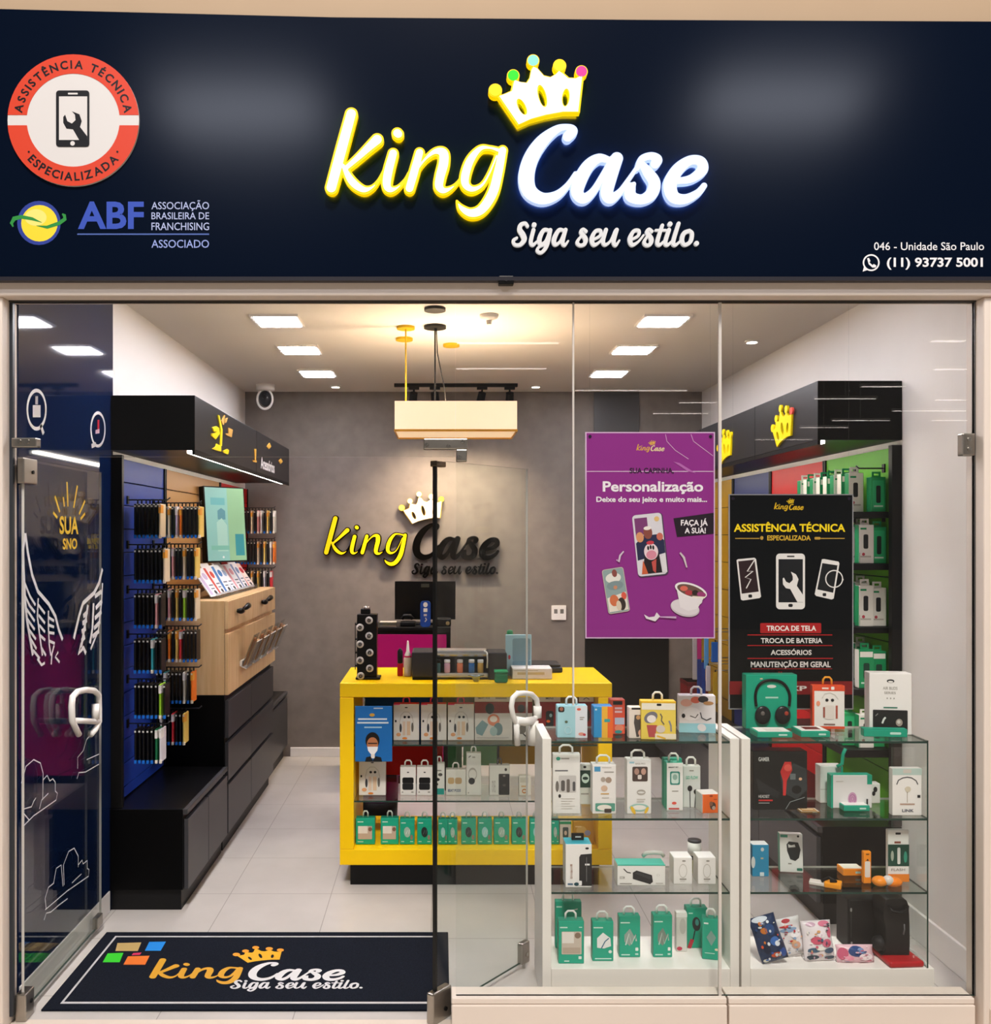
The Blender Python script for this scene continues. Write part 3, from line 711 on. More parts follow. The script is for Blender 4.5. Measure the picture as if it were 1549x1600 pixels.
MB().lathe([(.02, -.03), (.045, -.018), (.05, -.004), (.05, 0)], (0, 0, 0), WHITE).build('base', t); MB().cyl((0, 0, -.05), (0, 0, -.025), .012, .016, M('#d6cfc6', .4)).build('sensor_head', t)
# dome camera
t = thing('security_camera', 'white dome security camera on the ceiling in the back left corner', 'camera', (-1.35, 3.66, ZC))
MB().lathe([(.06, -.05), (.072, -.04), (.072, 0)], (0, 0, 0), WHITE).build('base', t)
m = MB().tube([(.058*math.cos(a), -.02, -.115+.075*math.sin(a)) for a in [2*PI*i/28 for i in range(28)]], .009, WHITE, 8, True); m.build('ring', t)
MB().ell((0, 0, -.105), .05, .05, .062, M('#222327', .15)).build('dome', t)
MB().cyl((0, -.045, -.1), (0, -.055, -.1), .018, .016, BLACK, 14).build('lens', t)
# pendant lamp over the counter
t = thing('pendant_lamp', 'long box-shaped cream pendant lamp over the yellow counter', 'lamp', (.077, 1.74, 2.34))
sm, nt, b = newmat('lamp_shade_fabric'); nt.nodes.clear()
N, L = nt.nodes.new, nt.links.new
td = N('ShaderNodeBsdfTranslucent'); td.inputs[0].default_value = (.95, .82, .62, 1); df = N('ShaderNodeBsdfDiffuse'); df.inputs[0].default_value = (.9, .8, .66, 1)
em = N('ShaderNodeEmission'); em.inputs[0].default_value = (1, .80, .55, 1); em.inputs[1].default_value = .42
mx = N('ShaderNodeMixShader'); mx.inputs[0].default_value = .87; L(td.outputs[0], mx.inputs[1]); L(df.outputs[0], mx.inputs[2])
ad = N('ShaderNodeAddShader'); L(mx.outputs[0], ad.inputs[0]); L(em.outputs[0], ad.inputs[1]); ou = N('ShaderNodeOutputMaterial'); L(ad.outputs[0], ou.inputs[0])
m = MB()
for (x0, x1, y0, y1) in ((-.327, .327, -.19, -.187), (-.327, .327, .187, .19), (-.327, -.324, -.187, .187), (.324, .327, -.187, .187)): m.box(x0, x1, y0, y1, 0, .155, sm)
m.build('lamp_shade', t)
MB().box(-.324, .324, -.187, .187, .0, .003, sm).build('diffuser', t)
m = MB()
for (x0, x1, y0, y1) in ((-.33, .33, -.193, -.186), (-.33, .33, .186, .193), (-.33, -.323, -.19, .19), (.323, .33, -.19, .19)): m.box(x0, x1, y0, y1, -.008, .004, M('#d9a23a', .4, .3))
m.build('rim', t)
for x in (-.12, .12):
    b = MB().ell((x, 0, .085), .03, .03, .036, M('#ffdfba', .4, 0, .3, LAMP_E)).build('bulb', t)
def lampz(z): return z-2.34
for dx, dy, c, top in ((-.1125, -.02, '#0b0b0c', 'black'), (-.275, .0, '#d8b21c', 'yellow')):
    MB().cyl((dx, dy, .15), (dx, dy, lampz(ZC)), .0045, .0045, c, 10).cyl((dx, dy, lampz(ZC)-.014), (dx, dy, lampz(ZC)), .062 if top == 'black' else .05, .062 if top == 'black' else .05, c, 28).build('suspension_rod', t)
MB().tube([(-.05, 0, .15), (-.06, 0, .25), (-.08, 0, .35), (-.1, -.01, .45), (-.105, -.02, lampz(ZC)-.01)], .003, '#1a1a1b', 6).build('power_cable', t)
for x, y, r, c, lb in ((-.033, 1.33, .055, '#0b0b0c', 'black ceiling rose close to the glass front, above the middle fitting'), (-.218, 2.03, .05, '#d8b21c', 'yellow ceiling rose behind the yellow suspension rod'), (.06, 2.2, .05, '#d8b21c', 'yellow ceiling rose right of the black suspension rod')):
    tag(MB().cyl((x, y, ZC-.014), (x, y, ZC), r, r, c, 28).build('ceiling_rose', loc=(x, y, ZC)), lb, 'ceiling rose')
# track with four spots
t = thing('track_light', 'black ceiling track with four spotlights in front of the back wall', 'track light', (.11, 3.62, ZC))
MB().box(-.47, .47, -.018, .018, -.025, 0, BLACK, .002).build('track_rail', t)
for x, tilt in ((-.32, .02), (-.16, -.01), (.2, .03), (.41, .0)):
    h = MB().box(x-.04, x+.04, -.016, .016, -.045, -.025, BLACK, .002).cyl((x, 0, -.045), (x, 0, -.08), .007, .007, BLACK, 10)
    h.cyl((x, -.03, -.075), (x-tilt, .05, -.21), .03, .034, BLACK, 18); h = h.build('spotlight', t)
    MB().cyl((x-tilt, .05, -.211), (x-tilt-.0005, .0505, -.212), .028, .028, M('#ffe2bd', .4, 0, .3, 6)).build('spot_lens', h)
for x, tx, tz in ((-.21, -.25, 1.75), (.0, .0, 1.7), (.31, .3, 1.6)):
    light('SPOT', 'track_spot_beam', (.11+x, 3.5, ZC-.23), SPOT_E, (1, .78, .56), .03, (tx, 4.0, tz-.35), spot_size=math.radians(100), spot_blend=1)

# linear mall lights behind the photographer, seen mirrored in the panes
ML = M('#fff4ea', .4, 0, .3, 16)
zl = 3.4
for k, (p0, p1, py) in enumerate(((712, 875, 536), (712, 855, 576), (898, 1075, 610), (1060, 1120, 629), (1020, 1107, 646), (1455, 1508, 533), (1460, 1515, 577), (1345, 1415, 604), (1273, 1370, 623), (1462, 1520, 625), (1395, 1515, 642), (1300, 1390, 657), (1250, 1325, 668), (1180, 1270, 687), (1455, 1517, 657))):
    r = KP*(zl-HC)/(838-py); x0, x1, y = (p0-690)*r/KP, (p1-690)*r/KP, -(r-1)*DC
    t = thing('linear_light', 'slim linear ceiling light of the mall mirrored in the shop glass', 'ceiling light', ((x0+x1)/2, y, zl), group='linear mall ceiling lights')
    MB().box(-(x1-x0)/2, (x1-x0)/2, -.03, .03, 0, .03, WHITE).build('housing', t); MB().box(-(x1-x0)/2+.01, (x1-x0)/2-.01, -.025, .025, -.003, .0, ML).build('diffuser', t)
    MB().cyl((0, 0, .03), (0, 0, 2), .004, .004, NYLON, 6).build('hanger', t)

# ---------------------------------------------------------------- back wall sign (yellow + black, screwed off the wall)
YW = YB-.05
fw, sw = fplane(YW)
x0w, y0w, kw = 504, 768, .4655
mapw = lambda polys, dx=0, dy=0: [([(x0w+(p[0]-507)*kw+dx, y0w+(p[1]-95)*kw+dy) for p in o], [[(x0w+(p[0]-507)*kw+dx, y0w+(p[1]-95)*kw+dy) for p in h] for h in hs]) for o, hs in polys]
ws = thing('wall_sign', 'raised yellow and black script sign with crown on the grey back wall', 'shop sign', (U(640, YW), YB, V(905, YW)))
wi = Matrix.Translation(-ws.location)
def wsub(m, name, lab=None):
    o = m.build(name, ws); o.matrix_parent_inverse = wi; 
    if lab: o['label'] = lab
    return o
BKL = M('#0a0908', .8, 0, 0); YP = M('#ffe100', .4)
n0 = -.035
wsub(MB().prism(mapw(KP0), fw, sw, sw, n0, 0, BKL).prism(mapw(KPI), fw, sw, sw, 0, .004, YP, BKL), 'script_lettering', 'yellow script letters with dark sides')
wsub(MB().prism(mapw(CP0), fw, sw, sw, n0, 0, BKL), 'script_lettering', 'black script letters')
cd_ = M('#c9a21b', .35); wsub(MB().prism(mapw(CR0), fw, sw, sw, n0, .0, cd_).prism(mapw(CRI), fw, sw, sw, 0, .004, M('#fbf6e6', .4), cd_), 'crown', 'white crown with golden sides')
for (x, y, r), c in zip(BALLS, ('#f1dd5e', '#f4ecc8', '#fbf6e6', '#f4ecc8', '#f4e04a')):
    wsub(MB().prism(mapw([(circ(x, y, r), [])]), fw, sw, sw, n0, 0, cd_).prism(mapw([(circ(x, y, r*.85), [])]), fw, sw, sw, 0, .004, c), 'crown_ball')
wsub(MB().prism(mapw(TP0, 3, -6), fw, sw, sw, -.035, -.01, BKL), 'tagline_lettering')
# twin socket plate
a, b = P(862, 946, YB-.01), P(885, 969, YB-.01)
t = thing('wall_socket', 'white square twin socket plate on the back wall', 'wall socket', ((a.x+b.x)/2, YB, b.z))
hw, hh = (b.x-a.x)/2, a.z-b.z
MB().box(-hw, hw, -.012, 0, 0, hh, WHITE, .003).build('plate', t)
for s in (-1, 1): MB().box(s*hw*.42-.014, s*hw*.42+.014, -.014, -.011, hh*.45, hh*.75, M('#77736e', .4), .002).build('socket', t)

# ---------------------------------------------------------------- left wall of stock
def canopy(name, label, x0, x1, y0, y1, z0, z1, side):
    t = thing(name, label, 'canopy', ((x0+x1)/2, (y0+y1)/2, z0))
    hx, hy, hz = (x1-x0)/2, (y1-y0)/2, z1-z0
    MB().box(-hx, hx, -hy, hy, .02, hz, M('#1d1c1e', .4), .003, mats={'front': M('#040405', .4, 0, .15)}).build('box', t)
    ex = hx-.015 if side > 0 else -hx+.015
    MB().box(min(ex, ex-.03*side), max(ex, ex-.03*side), -hy+.03, hy-.06, .008, .0205, M('#fff4e6', .4, 0, .3, STRIP_E)).build('light_strip', t)
    MB().box(hx-.014 if side > 0 else -hx, hx if side > 0 else -hx+.014, -hy, hy, -.0, .02, BLACK).build('lip', t)
    return t, hx, hy, hz
cl, hx, hy, hz = canopy('display_canopy', 'long black canopy with yellow emblem above the left-hand stock wall', XL, -1.168, 1.0, 3.66, 2.16, 2.44, 1)
XC = -1.168
MB().box(hx, hx+.0008, .1, .106, .0, hz, M('#0a0a0a', .6)).build('joint', cl)
def cpt(pts, X, c): return [(PX(x, y, X).y-c.location.y, c.location.z-PX(x, y, X).z) for x, y in pts]
frc = (Vector((hx, 0, 0)), Y3, -Z3, X3)
def prc(shapes, th=.006, c='#f7dc00'):
    for pts in shapes: MB().prism([(pts, [])], frc, 1, 1, 0, th, c).build('emblem', cl)
zz = lambda l: [(310+x/10.33, 630+y/10.33) for x, y in l]
Ys = M('#f4de14', .4)
prc([cpt(zz(l), XC, cl) for l in ([(305, 190), (325, 200), (375, 430), (365, 690), (345, 690), (350, 430)], [(205, 490), (260, 480), (320, 420), (330, 490), (265, 585), (205, 530)], [(215, 395), (275, 370), (318, 400), (318, 450), (240, 460)], [(215, 735), (270, 700), (285, 655), (350, 690), (355, 780), (290, 765)], [(385, 770), (455, 740), (480, 760), (465, 825), (400, 800)])], .006, Ys)
prc([cpt(zz(l), XC, cl) for l in ([(365, 290), (410, 190), (420, 200), (400, 350), (380, 340)], [(420, 260), (465, 235), (440, 310), (420, 320)], [(430, 490), (480, 485), (475, 395), (545, 430), (525, 550), (440, 510)])], .005, M('#c79a4d', .4))
prc([cpt(zz(l), XC, cl) for l in ([(870, 920), (935, 925), (930, 955), (880, 945)], [(900, 740), (925, 740), (920, 920), (908, 920)], [(1290, 930), (1325, 895), (1355, 940), (1320, 980)], [(1100, 700), (1140, 640), (1170, 700), (1130, 740)])], .005, M('#d9a640', .4))
a = PX(407.5, 718, XC); b = PX(429, 738, XC); a2 = PX(407.5, 732, XC)
MB().prints((Vector((hx, 0, 0)), Y3, -Z3, X3), [('t', 'Acessórios', a.y-cl.location.y, cl.location.z-a.z-.02, b.y-cl.location.y, cl.location.z-a2.z, '#e4e2de', True)]).build('lettering', cl)

tag(MB().box(XL+.002, -1.513, 1.0, 1.028, .484, 2.158, M('#060607', .45), .002).build('upright_panel', loc=(-1.55, 1.01, .484)), 'black upright end panel on the left, below the canopy', 'end panel')

def slat_unit(name, label, side, y0, y1, z0, z1, c, hooks, pitch=.115, hookc='#0c0c0d', zoff=0):
    """slatted board on a side wall; hooks = [(y, z, length)]"""
    X = XL+.002 if side > 0 else XR-.002
    t = thing(name, label, 'display panel', (X, (y0+y1)/2, z0)); hy = (y1-y0)/2
    m = MB(); z = z0; mm = M(c, .45)
    m.box(min(0, .008*side), max(0, .008*side), -hy, hy, 0, z1-z0, M('#0b0b0d', .6))
    k = int((z1-z0)/pitch); top = z1-z0
    while top > .01:
        lo = max(0, top-pitch+.005); m.box(min(.006*side, .022*side), max(.006*side, .022*side), -hy+.012, hy-.012, lo, top, mm, .0015); top -= pitch
    m.build('board', t)
    for e in (-hy, hy-.012): MB().box(min(0, .03*side), max(0, .03*side), e, e+.012, 0, z1-z0, BLACK).build('divider', t)
    for (hy_, hz_, ln) in hooks:
        y = hy_-t.location.y; z = hz_-z0
        MB().tube([(.02*side, y, z), ((.02+ln)*side, y, z), ((.035+ln)*side, y, z+.012)], .0035, M('#3c3c40', .3, .6), 6).box(min(.018*side, .028*side), max(.018*side, .028*side), y-.012, y+.012, z-.02, z+.02, BLACK).build('hook', t)
    return t
ROWZ = [1.946-.2215*i for i in range(6)]
hk = [(y, z+.006, ln) for z in ROWZ for y, ln in ((1.2, .2), (1.6, .25))]
slat_unit('slatted_panel', 'blue slatted display panel hung with phone cases, left wall', 1, 1.03, 1.80, .49, 2.15, '#1b3a9c', hk)
slat_unit('slatted_panel', 'tan slatted display panel behind the portrait screen', 1, 1.81, 3.07, 1.43, 2.15, '#b98a52', [])
hk = [(3.45, z+.006, .31) for z in (1.977, 1.748, 1.53)]
slat_unit('slatted_panel', 'red slatted display panel at the back of the left wall', 1, 3.08, 3.98, 1.42, 2.15, '#c01818', hk)

CV = {'black': '#0b0b0e', 'cream': '#e9d7b8', 'white': '#d8d4dc', 'pink': '#e8a4a6', 'orange': '#e8741f', 'yellow': '#e8c86a', 'lime': '#8fc22f', 'teal': '#3aa7b4', 'red': '#d6303c', 'green': '#1d6b45', 'lilac': '#bdb2cf', 'grey': '#c4c0b2'}
def case_mesh(c):
    m = MB()
    dark = c == 'black'
    m.box(-.005, .005, -.042, .042, -.178, -.014, M(CV[c], .35), .004)
    if not dark: m.box(-.006, .0055, -.043, .0, -.06, -.02, M('#e9a23b' if c in ('cream', 'orange', 'yellow') else '#efe9e6', .4))
    m.box(-.006, .006, -.0425, -.03, -.184, -.166, M('#1f6fd0', .25) if dark else M('#e7dfd2', .4), .002)
    m.tube([(0, -.006, -.014), (0, -.006, .002), (0, 0, .008), (0, .006, .002), (0, .006, -.014)], .002, M('#101012', .4), 6)
    m.box(-.004, .004, -.044, -.036, -.03, -.022, M('#d8d6d0', .3))
    return m
CPROTO = {}
def place_case(c, x, y, z, label, group):
    if c not in CPROTO:
        o = case_mesh(c).build('phone_case_pack'); CPROTO[c] = o
    else:
        o = copy_one(CPROTO[c], (0, 0, 0))
    o.location = (x, y, z); o['label'] = label; o['category'] = 'phone case'; o['group'] = group; return o
RW = ['topmost', 'second', 'third', 'fourth', 'fifth', 'lowest']
NEAR = [['black']*6+['cream'], ['black']*7+['cream'], ['black']*5+['pink', 'black'], ['black']*4+['teal', 'black', 'black'], ['black']*6+['lime', 'black'], ['black']*5+['green', 'white']]
FAR = [['black', 'black', 'black', 'cream', 'black', 'lilac', 'orange', 'black', 'black', 'black', 'black', 'yellow'], ['black', 'black', 'white', 'black', 'pink', 'black', 'black', 'cream', 'black', 'black', 'yellow'],
       ['black', 'black', 'black', 'pink', 'black', 'yellow', 'black', 'lime', 'black', 'black', 'cream'], ['black', 'black', 'black', 'orange', 'black', 'yellow', 'red', 'black', 'black', 'black', 'black'],
       ['black', 'black', 'teal', 'black', 'black', 'black', 'black', 'grey', 'black', 'orange'], ['black', 'white', 'black', 'black', 'red', 'black', 'black', 'yellow']]
for i in range(6):
    for lst, y, x0, wh in ((NEAR[i], 1.2, -1.505, 'near'), (FAR[i], 1.6, -1.522, 'far')):
        cnt = {c: lst.count(c) for c in lst}
        for k, c in enumerate(lst):
            lb = '%s phone case pack on the %s hook of the %s row, blue panel' % (c, wh, RW[i])
            place_case(c, x0+.0205*k, y+random.uniform(-.004, .004), ROWZ[i], lb, 'phone cases hung on the blue panel')
BACK = [['black']*5+['cream', 'black', 'pink', 'white', 'black', 'yellow', 'black', 'grey'], ['black']*7+['cream', 'black', 'yellow', 'black', 'grey', 'orange'], ['pink', 'red', 'black', 'black', 'black', 'cream', 'black', 'yellow', 'black', 'white', 'black', 'red']]
for i in range(3):
    for k, c in enumerate(BACK[i]):
        place_case(c, -1.522+.0235*k, 3.45, (1.977, 1.748, 1.53)[i], '%s phone case pack in the %s row of the red panel' % (c, ('topmost', 'second', 'third')[i]), 'phone cases hung on the red panel')

# cupboards along the left wall
CBK = M('#18181b', .42, 0, .25); CBF = M('#040405', .5, 0, .1)
def low_cupboard(name, label, x0, x1, y0, y1, h, side, seams, end=True):
    t = thing(name, label, 'cupboard', ((x0+x1)/2, (y0+y1)/2, 0)); hx, hy = (x1-x0)/2, (y1-y0)/2
    f = hx if side > 0 else -hx
    MB().box(-hx, hx-.022 if side > 0 else hx, -hy, hy, .1, h, CBK, .002, mats={'front': CBF, 'top': M('#0a0a0c', .3, 0, .3)}).build('carcass', t) if side > 0 else MB().box(-hx+.022, hx, -hy, hy, .1, h, CBK, .002, mats={'front': CBF, 'top': M('#0a0a0c', .3, 0, .3)}).build('carcass', t)
    MB().box(f-.022*(1 if side > 0 else 0), f+.022*(0 if side > 0 else 1), -hy, hy, h-.025, h, M('#3a3a3d', .35), .002).build('top_edge', t)
    MB().box(-hx+(.0 if side > 0 else .035), hx-(.035 if side > 0 else .0), -hy+.02, hy, 0, .1, M('#0b0b0d', .5)).build('plinth', t)
    ys = [-hy+.01]+[s-t.location.y for s in seams]+[hy]
    for a, b in zip(ys[:-1], ys[1:]):
        MB().box(min(f, f-.02*side), max(f, f-.02*side), a+.003, b-.003, .1, h-.05, M('#3b3b3f', .38), .002).build('door', t)
    return t
low_cupboard('low_cupboard', 'low black two-door cupboard under the blue panel', XL+.002, -1.2, .99, 1.79, .482, 1, [1.38])
low_cupboard('low_cupboard', 'low black cupboard against the back wall on the left', XL+.002, -1.235, 3.19, 3.985, .53, 1, [])
t = thing('drawer_cabinet', 'tall black chest of drawers under the oak cabinet', 'chest of drawers', (-1.39, 2.5, 0))
hx = .19
MB().box(-hx, hx-.022, -.69, .68, .1, .877, CBK, .002, mats={'front': CBF}).build('carcass', t); MB().box(-hx, hx-.035, -.68, .68, 0, .1, M('#0b0b0d', .5)).build('plinth', t)
for a, b in ((-.685, -.07), (-.064, .68)):
    for z0, z1 in ((.1, .37), (.395, .61), (.635, .845)): MB().box(hx-.02, hx, a, b, z0, z1, M('#38383c', .38), .002).build('drawer', t)
t = thing('oak_cabinet', 'pale oak cabinet with black pulls standing on the black drawers', 'cabinet', (-1.39, 2.53, .878))
MB().box(-.19, .168, -.72, .72, 0, .53, OAK, .002, mats={'top': OAKD}).build('carcass', t)
MB().box(.17, .19, -.72, .72, 0, .345, OAK, .002).build('flap', t)
for a, b in ((-.72, -.06), (-.055, .72)):
    d = MB().box(.17, .19, a, b, .37, .528, OAK, .002).build('drawer', t); c = (a+b)/2-.03
    for s in (-1, 1):
        m = MB().tube([(.205, c+s*.02, .455+s*.004), (.215, c+s*.05, .46+s*.006), (.218, c+s*.1, .466+s*.008), (.21, c+s*.135, .468+s*.008)], [.007, .015, .018, .012], BLACKS, 10)
        m.cyl((.19, c+s*.08, .462), (.212, c+s*.08, .462), .006, .006, BLACK, 8); m.build('pull', d)
# leaflets leaning in a row on the oak cabinet
LC = [('#eef0f4', '#c9b8d8', 'lilac and black'), ('#f3eef0', '#d0453a', 'red and pink'), ('#eef2f6', '#4a7fc0', 'blue'), ('#f2f3f6', '#9fb8d8', 'pale blue'), ('#f4f4f6', '#e3a6b0', 'pink-edged'), ('#f0eff2', '#7a8fb8', 'slate blue'), ('#efd9cf', '#c8323c', 'crimson and beige')]
stx = thing('leaflet_rack', 'low clear rack holding leaflets on the oak cabinet', 'rack', (-1.36, 2.55, 1.409))
MB().box(-.06, .07, -.6, .6, 0, .006, ACRYL).build('base', stx); MB().box(.055, .06, -.6, .6, .006, .03, ACRYL).build('lip', stx)
for i, (c1, c2, nm) in enumerate(LC):
    y = 2.06+.165*i
    o = MB().box(-.003, .003, -.074, .074, 0, .2+.012*((i*2) % 4), M(c1, .35), .001)
    f = (Vector((.003, -.07, .2)), Y3, -Z3, X3)
    o.prints(f, [('r', .01, .01, .05, .19, c2), ('e', .095, .06, .03, .025, c2), ('r', .07, .12, .13, .128, '#5a6072'), ('r', .07, .145, .12, .152, '#5a6072'), ('e', .1, .175, .018, .014, '#26282c')])
    o = o.build('leaflet', loc=(0, 0, 0)); o.location = (-1.332, y, 1.4185); o.rotation_euler = (0, math.radians(-36+2.5*(i % 3)), math.radians(-8+3*(i % 2))); tag(o, 'leaning leaflet with %s print on the oak cabinet' % nm, 'leaflet', 'leaflets on the oak cabinet')
# acrylic pockets on the oak flap
for i in range(5):
    y = 2.17+.225*i
    t = thing('card_holder', 'clear slanted card holder on the oak front, %s' % (('nearest the glass front', 'second from the front', 'in the middle', 'second from the back wall', 'nearest the back wall')[i]), 'card holder', (-1.1985, y, 1.0), group='clear card holders on the oak cabinet')
    fr_ = MB(); M4 = Matrix.Translation((.01, 0, 0)) @ Matrix.Rotation(math.radians(22), 4, 'Y')
    fr_.box(0, .004, -.08, .08, 0, .2, ACRYL).box(.03, .033, -.08, .08, 0, .17, ACRYL).box(0, .033, -.08, -.0785, 0, .17, ACRYL).box(0, .033, .0785, .08, 0, .17, ACRYL).box(0, .033, -.08, .08, -.003, 0, M('#e6e2dc', .15)).box(.03, .034, -.08, .08, .168, .172, M('#f1eee8', .15)); fr_.xf(M4).build('pocket', t)
    MB().box(.006, .012, -.072, .0, .004, .18, M('#8a5a34', .5)).box(.014, .02, .0, .072, .004, .165, M('#b98a58', .5)).xf(M4).build('card_stack', t)
    MB().box(-.001, .012, -.07, .07, .0, .03, M('#d8d4cc', .2)).build('bracket', t)
# portrait screen
t = thing('portrait_screen', 'upright screen with pale green picture on the tan panel', 'screen', (-1.4, 2.6, 1.605), (math.radians(-5), 0, math.radians(50)))
MB().box(-.16, .16, -.02, .03, 0, .49, BLACKS, .004).build('housing', t)
sc_ = lambda h: M(h, .3, 0, .4, .55)
m = MB().prints((Vector((-.152, -.0205, .482)), X3, -Z3*.94, -Y3), [('r', 0, 0, .304, .504, sc_('#8fc4bd')), ('r', .17, 0, .304, .504, sc_('#93bf96')), ('r', .04, .07, .15, .12, sc_('#6fb5b8')), ('p', [(.09, .16), (.12, .14), (.15, .16), (.15, .22), (.09, .22)], sc_('#5f94a0')), ('p', [(.08, .24), (.12, .21), (.16, .26), (.16, .44), (.08, .44)], sc_('#a9d2c6')), ('r', .22, .32, .29, .47, sc_('#3c8f96')), ('r', .03, .4, .17, .43, sc_('#7fbfae')), ('e', .12, .48, .008, .008, sc_('#f4fff8'))]); m.build('display', t)
MB().cyl((0, .03, .25), (0, .1, .26), .02, .02, BLACK, 12).build('wall_arm', t)
# ---------------------------------------------------------------- right wall of stock
XCR = 1.712
cr, hx, hy, hz = canopy('display_canopy', 'long black canopy with two yellow crowns above the right-hand stock wall', XCR, XR, .83, 3.98, 2.19, 2.48, -1)
frc = (Vector((-hx, 0, 0)), -Y3, -Z3, -X3)
def crown_px(px, py, w_, ball=None):
    """three-dimensional yellow crown on the fascia, at px/py"""
    p = PX(px, py, XCR); y = -(p.y-cr.location.y); v = cr.location.z-p.z
    s = w_/160
    pol = [([(y+(q[0]-834)*s, v+(q[1]-155)*s) for q in o], [[(y+(q[0]-834)*s, v+(q[1]-155)*s) for q in h] for h in hs]) for o, hs in CR0]
    pol = [(o, [[(sum(p[0] for p in h)/len(h)+(q[0]-sum(p[0] for p in h)/len(h))*1.75, sum(p[1] for p in h)/len(h)+(q[1]-sum(p[1] for p in h)/len(h))*1.12) for q in h] for h in hs]) for o, hs in pol]
    c = MB().prism(pol, frc, 1, 1, 0, .01, M('#f3d800', .4))
    for k, (bx, by, br) in enumerate(BALLS):
        c.prism([(circ(y+(bx-834)*s, v+(by-155)*s, br*s), [])], frc, 1, 1, 0, .01, M('#e85a4a', .4) if (k == 4 and ball) else M('#f3d800', .4))
    c.build('crown_emblem', cr)
crown_px(1223, 668, .30, True); crown_px(1133, 700, .30)
for y in (-.75, .3): MB().box(-hx-.0008, -hx, y, y+.006, .0, hz, M('#0a0a0a', .6)).build('joint', cr)
tag(MB().box(2.05, XR-.001, .83, .865, .452, 2.188, BLACK, .002).build('upright_panel', loc=(2.07, .85, .452)), 'tall black upright end panel of the right shelving', 'end panel')
g = slat_unit('slatted_panel', 'bright green slatted panel with black shelves on the right wall', -1, .87, 1.6, .45, 2.18, '#5cb414', [(y, z, .12) for y in (.95, 1.25) for z in (2.09, 1.86)], .3)
SHZ = [1.885, 1.645, 1.354, 1.068]
for z in SHZ: MB().box(-.2, -.02, -.36, .36, z-.028-.45, z-.45, BLACK, .002).build('shelf', g)
MB().box(-.235, -.02, -.362, .362, .755-.45, .79-.45, BLACK, .002).build('shelf', g)
slat_unit('slatted_panel', 'red slatted panel next to the green one, right wall', -1, 1.61, 2.41, .45, 2.18, '#d01a20', [(1.8, 1.9, .2), (2.1, 1.9, .2)], .2)
slat_unit('slatted_panel', 'dark blue slatted panel on the right wall behind the black poster', -1, 2.42, 3.14, .45, 2.18, '#1b2a6c', [], .2)
slat_unit('slatted_panel', 'yellow slatted panel at the back of the right wall', -1, 3.15, 3.98, .45, 2.18, '#b58a18', [], .2)
low_cupboard('low_cupboard', 'long low black cupboard along the right wall', XCR, XR-.002, .83, 3.97, .45, -1, [1.6, 2.4, 3.2])

# slim packs on the green shelves
GRN = M('#0f8a56', .35)
def slim(kind):
    m = MB(); w_, d, h = .07, .045, .17
    base = M('#eceae4', .35) if kind == 0 else GRN if kind == 1 else M('#1da05f', .3)
    m.box(-w_/2, w_/2, -d/2, d/2, 0, h, base, .003, mats={'left': GRN if kind != 1 else M('#e9e7e1', .35), 'right': GRN})
    f = (Vector((-w_/2, -d/2, h)), X3, -Z3, -Y3)
    if kind == 0: m.prints(f, [('r', .04, .72, .07, 1, GRN), ('rr', .3, .25, .62, .62, .1, '#1b1b1e'), ('r', .1, .08, .5, .13, GRN), ('r', .1, .8, .8, .84, '#b9b4ac'), ('e', .3, .76, .1, .04, '#b03a4a')], w_, h)
    elif kind == 1: m.prints(f, [('r', .08, .06, .92, .2, '#eceae4'), ('rr', .3, .35, .7, .75, .1, '#123a2c'), ('r', .15, .84, .85, .88, '#cfe8dc')], w_, h)
    else: m.prints(f, [('rr', .12, .1, .88, .9, .08, '#2bb678'), ('rr', .35, .25, .65, .75, .1, '#14261f'), ('r', .2, .82, .8, .86, '#d9efe2')], w_, h)
    m.box(-.02, .02, -.003, .003, h, h+.008, base).box(-.02, -.012, -.003, .003, h, h+.024, base).box(.012, .02, -.003, .003, h, h+.024, base).box(-.02, .02, -.003, .003, h+.018, h+.026, base)
    return m
SP = {}
def place_slim(kind, x, y, z, sc, label, group, rz=0):
    if kind not in SP: o = slim(kind).build('accessory_pack'); SP[kind] = o
    else: o = copy_one(SP[kind], (0, 0, 0))
    o.location = (x, y, z); o.scale = (1, 1, sc); o.rotation_euler = (0, 0, rz)
    o['label'] = label; o['category'] = 'accessory pack'; o['group'] = group
kn = ['white', 'dark green', 'clear green']
ordn = ['first', 'second', 'third', 'fourth', 'fifth', 'sixth', 'seventh', 'eighth']
for k in range(8):
    kd = (0, 1, 0, 1, 1, 0, 1, 0)[k]; y = .98+.082*k
    place_slim(kd, 1.945, y, 1.886, 1.08, '%s slim pack on the top green-wall shelf, %s from the glass front' % (kn[kd], ordn[k]), 'slim packs on the top shelf of the green wall')
place_slim(2, 2.025, .93, 1.886, .95, 'clear green pack hanging by the upright panel, top shelf', 'slim packs on the top shelf of the green wall')
NR = ['second', 'third', 'lowest']
for i, z in enumerate((1.646, 1.355, 1.069)):
    for k, (x, y, kd) in enumerate(((1.93, 1.0, 0), (1.965, .92, 0 if i < 2 else 1), (2.028, .93, (2, 0, 1)[i]), (1.95, 1.14, 1), (2.03, 1.1, 0), (1.95, 1.28, 0), (2.03, 1.26, 1))):
        if i == 1 and k == 0: continue
        place_slim(kd, x, y, z, (1.0, 1.05, 1.0)[i]*(1, 1.06, 1, 1, 1.1, 1, 1)[k], '%s slim pack, %s of the %s green-wall shelf' % (kn[kd], ('front left corner', 'front middle', 'front right corner', 'second line on the left', 'second line on the right', 'rear line on the left', 'rear line on the right')[k], NR[i]), 'slim packs on the lower green-wall shelves')
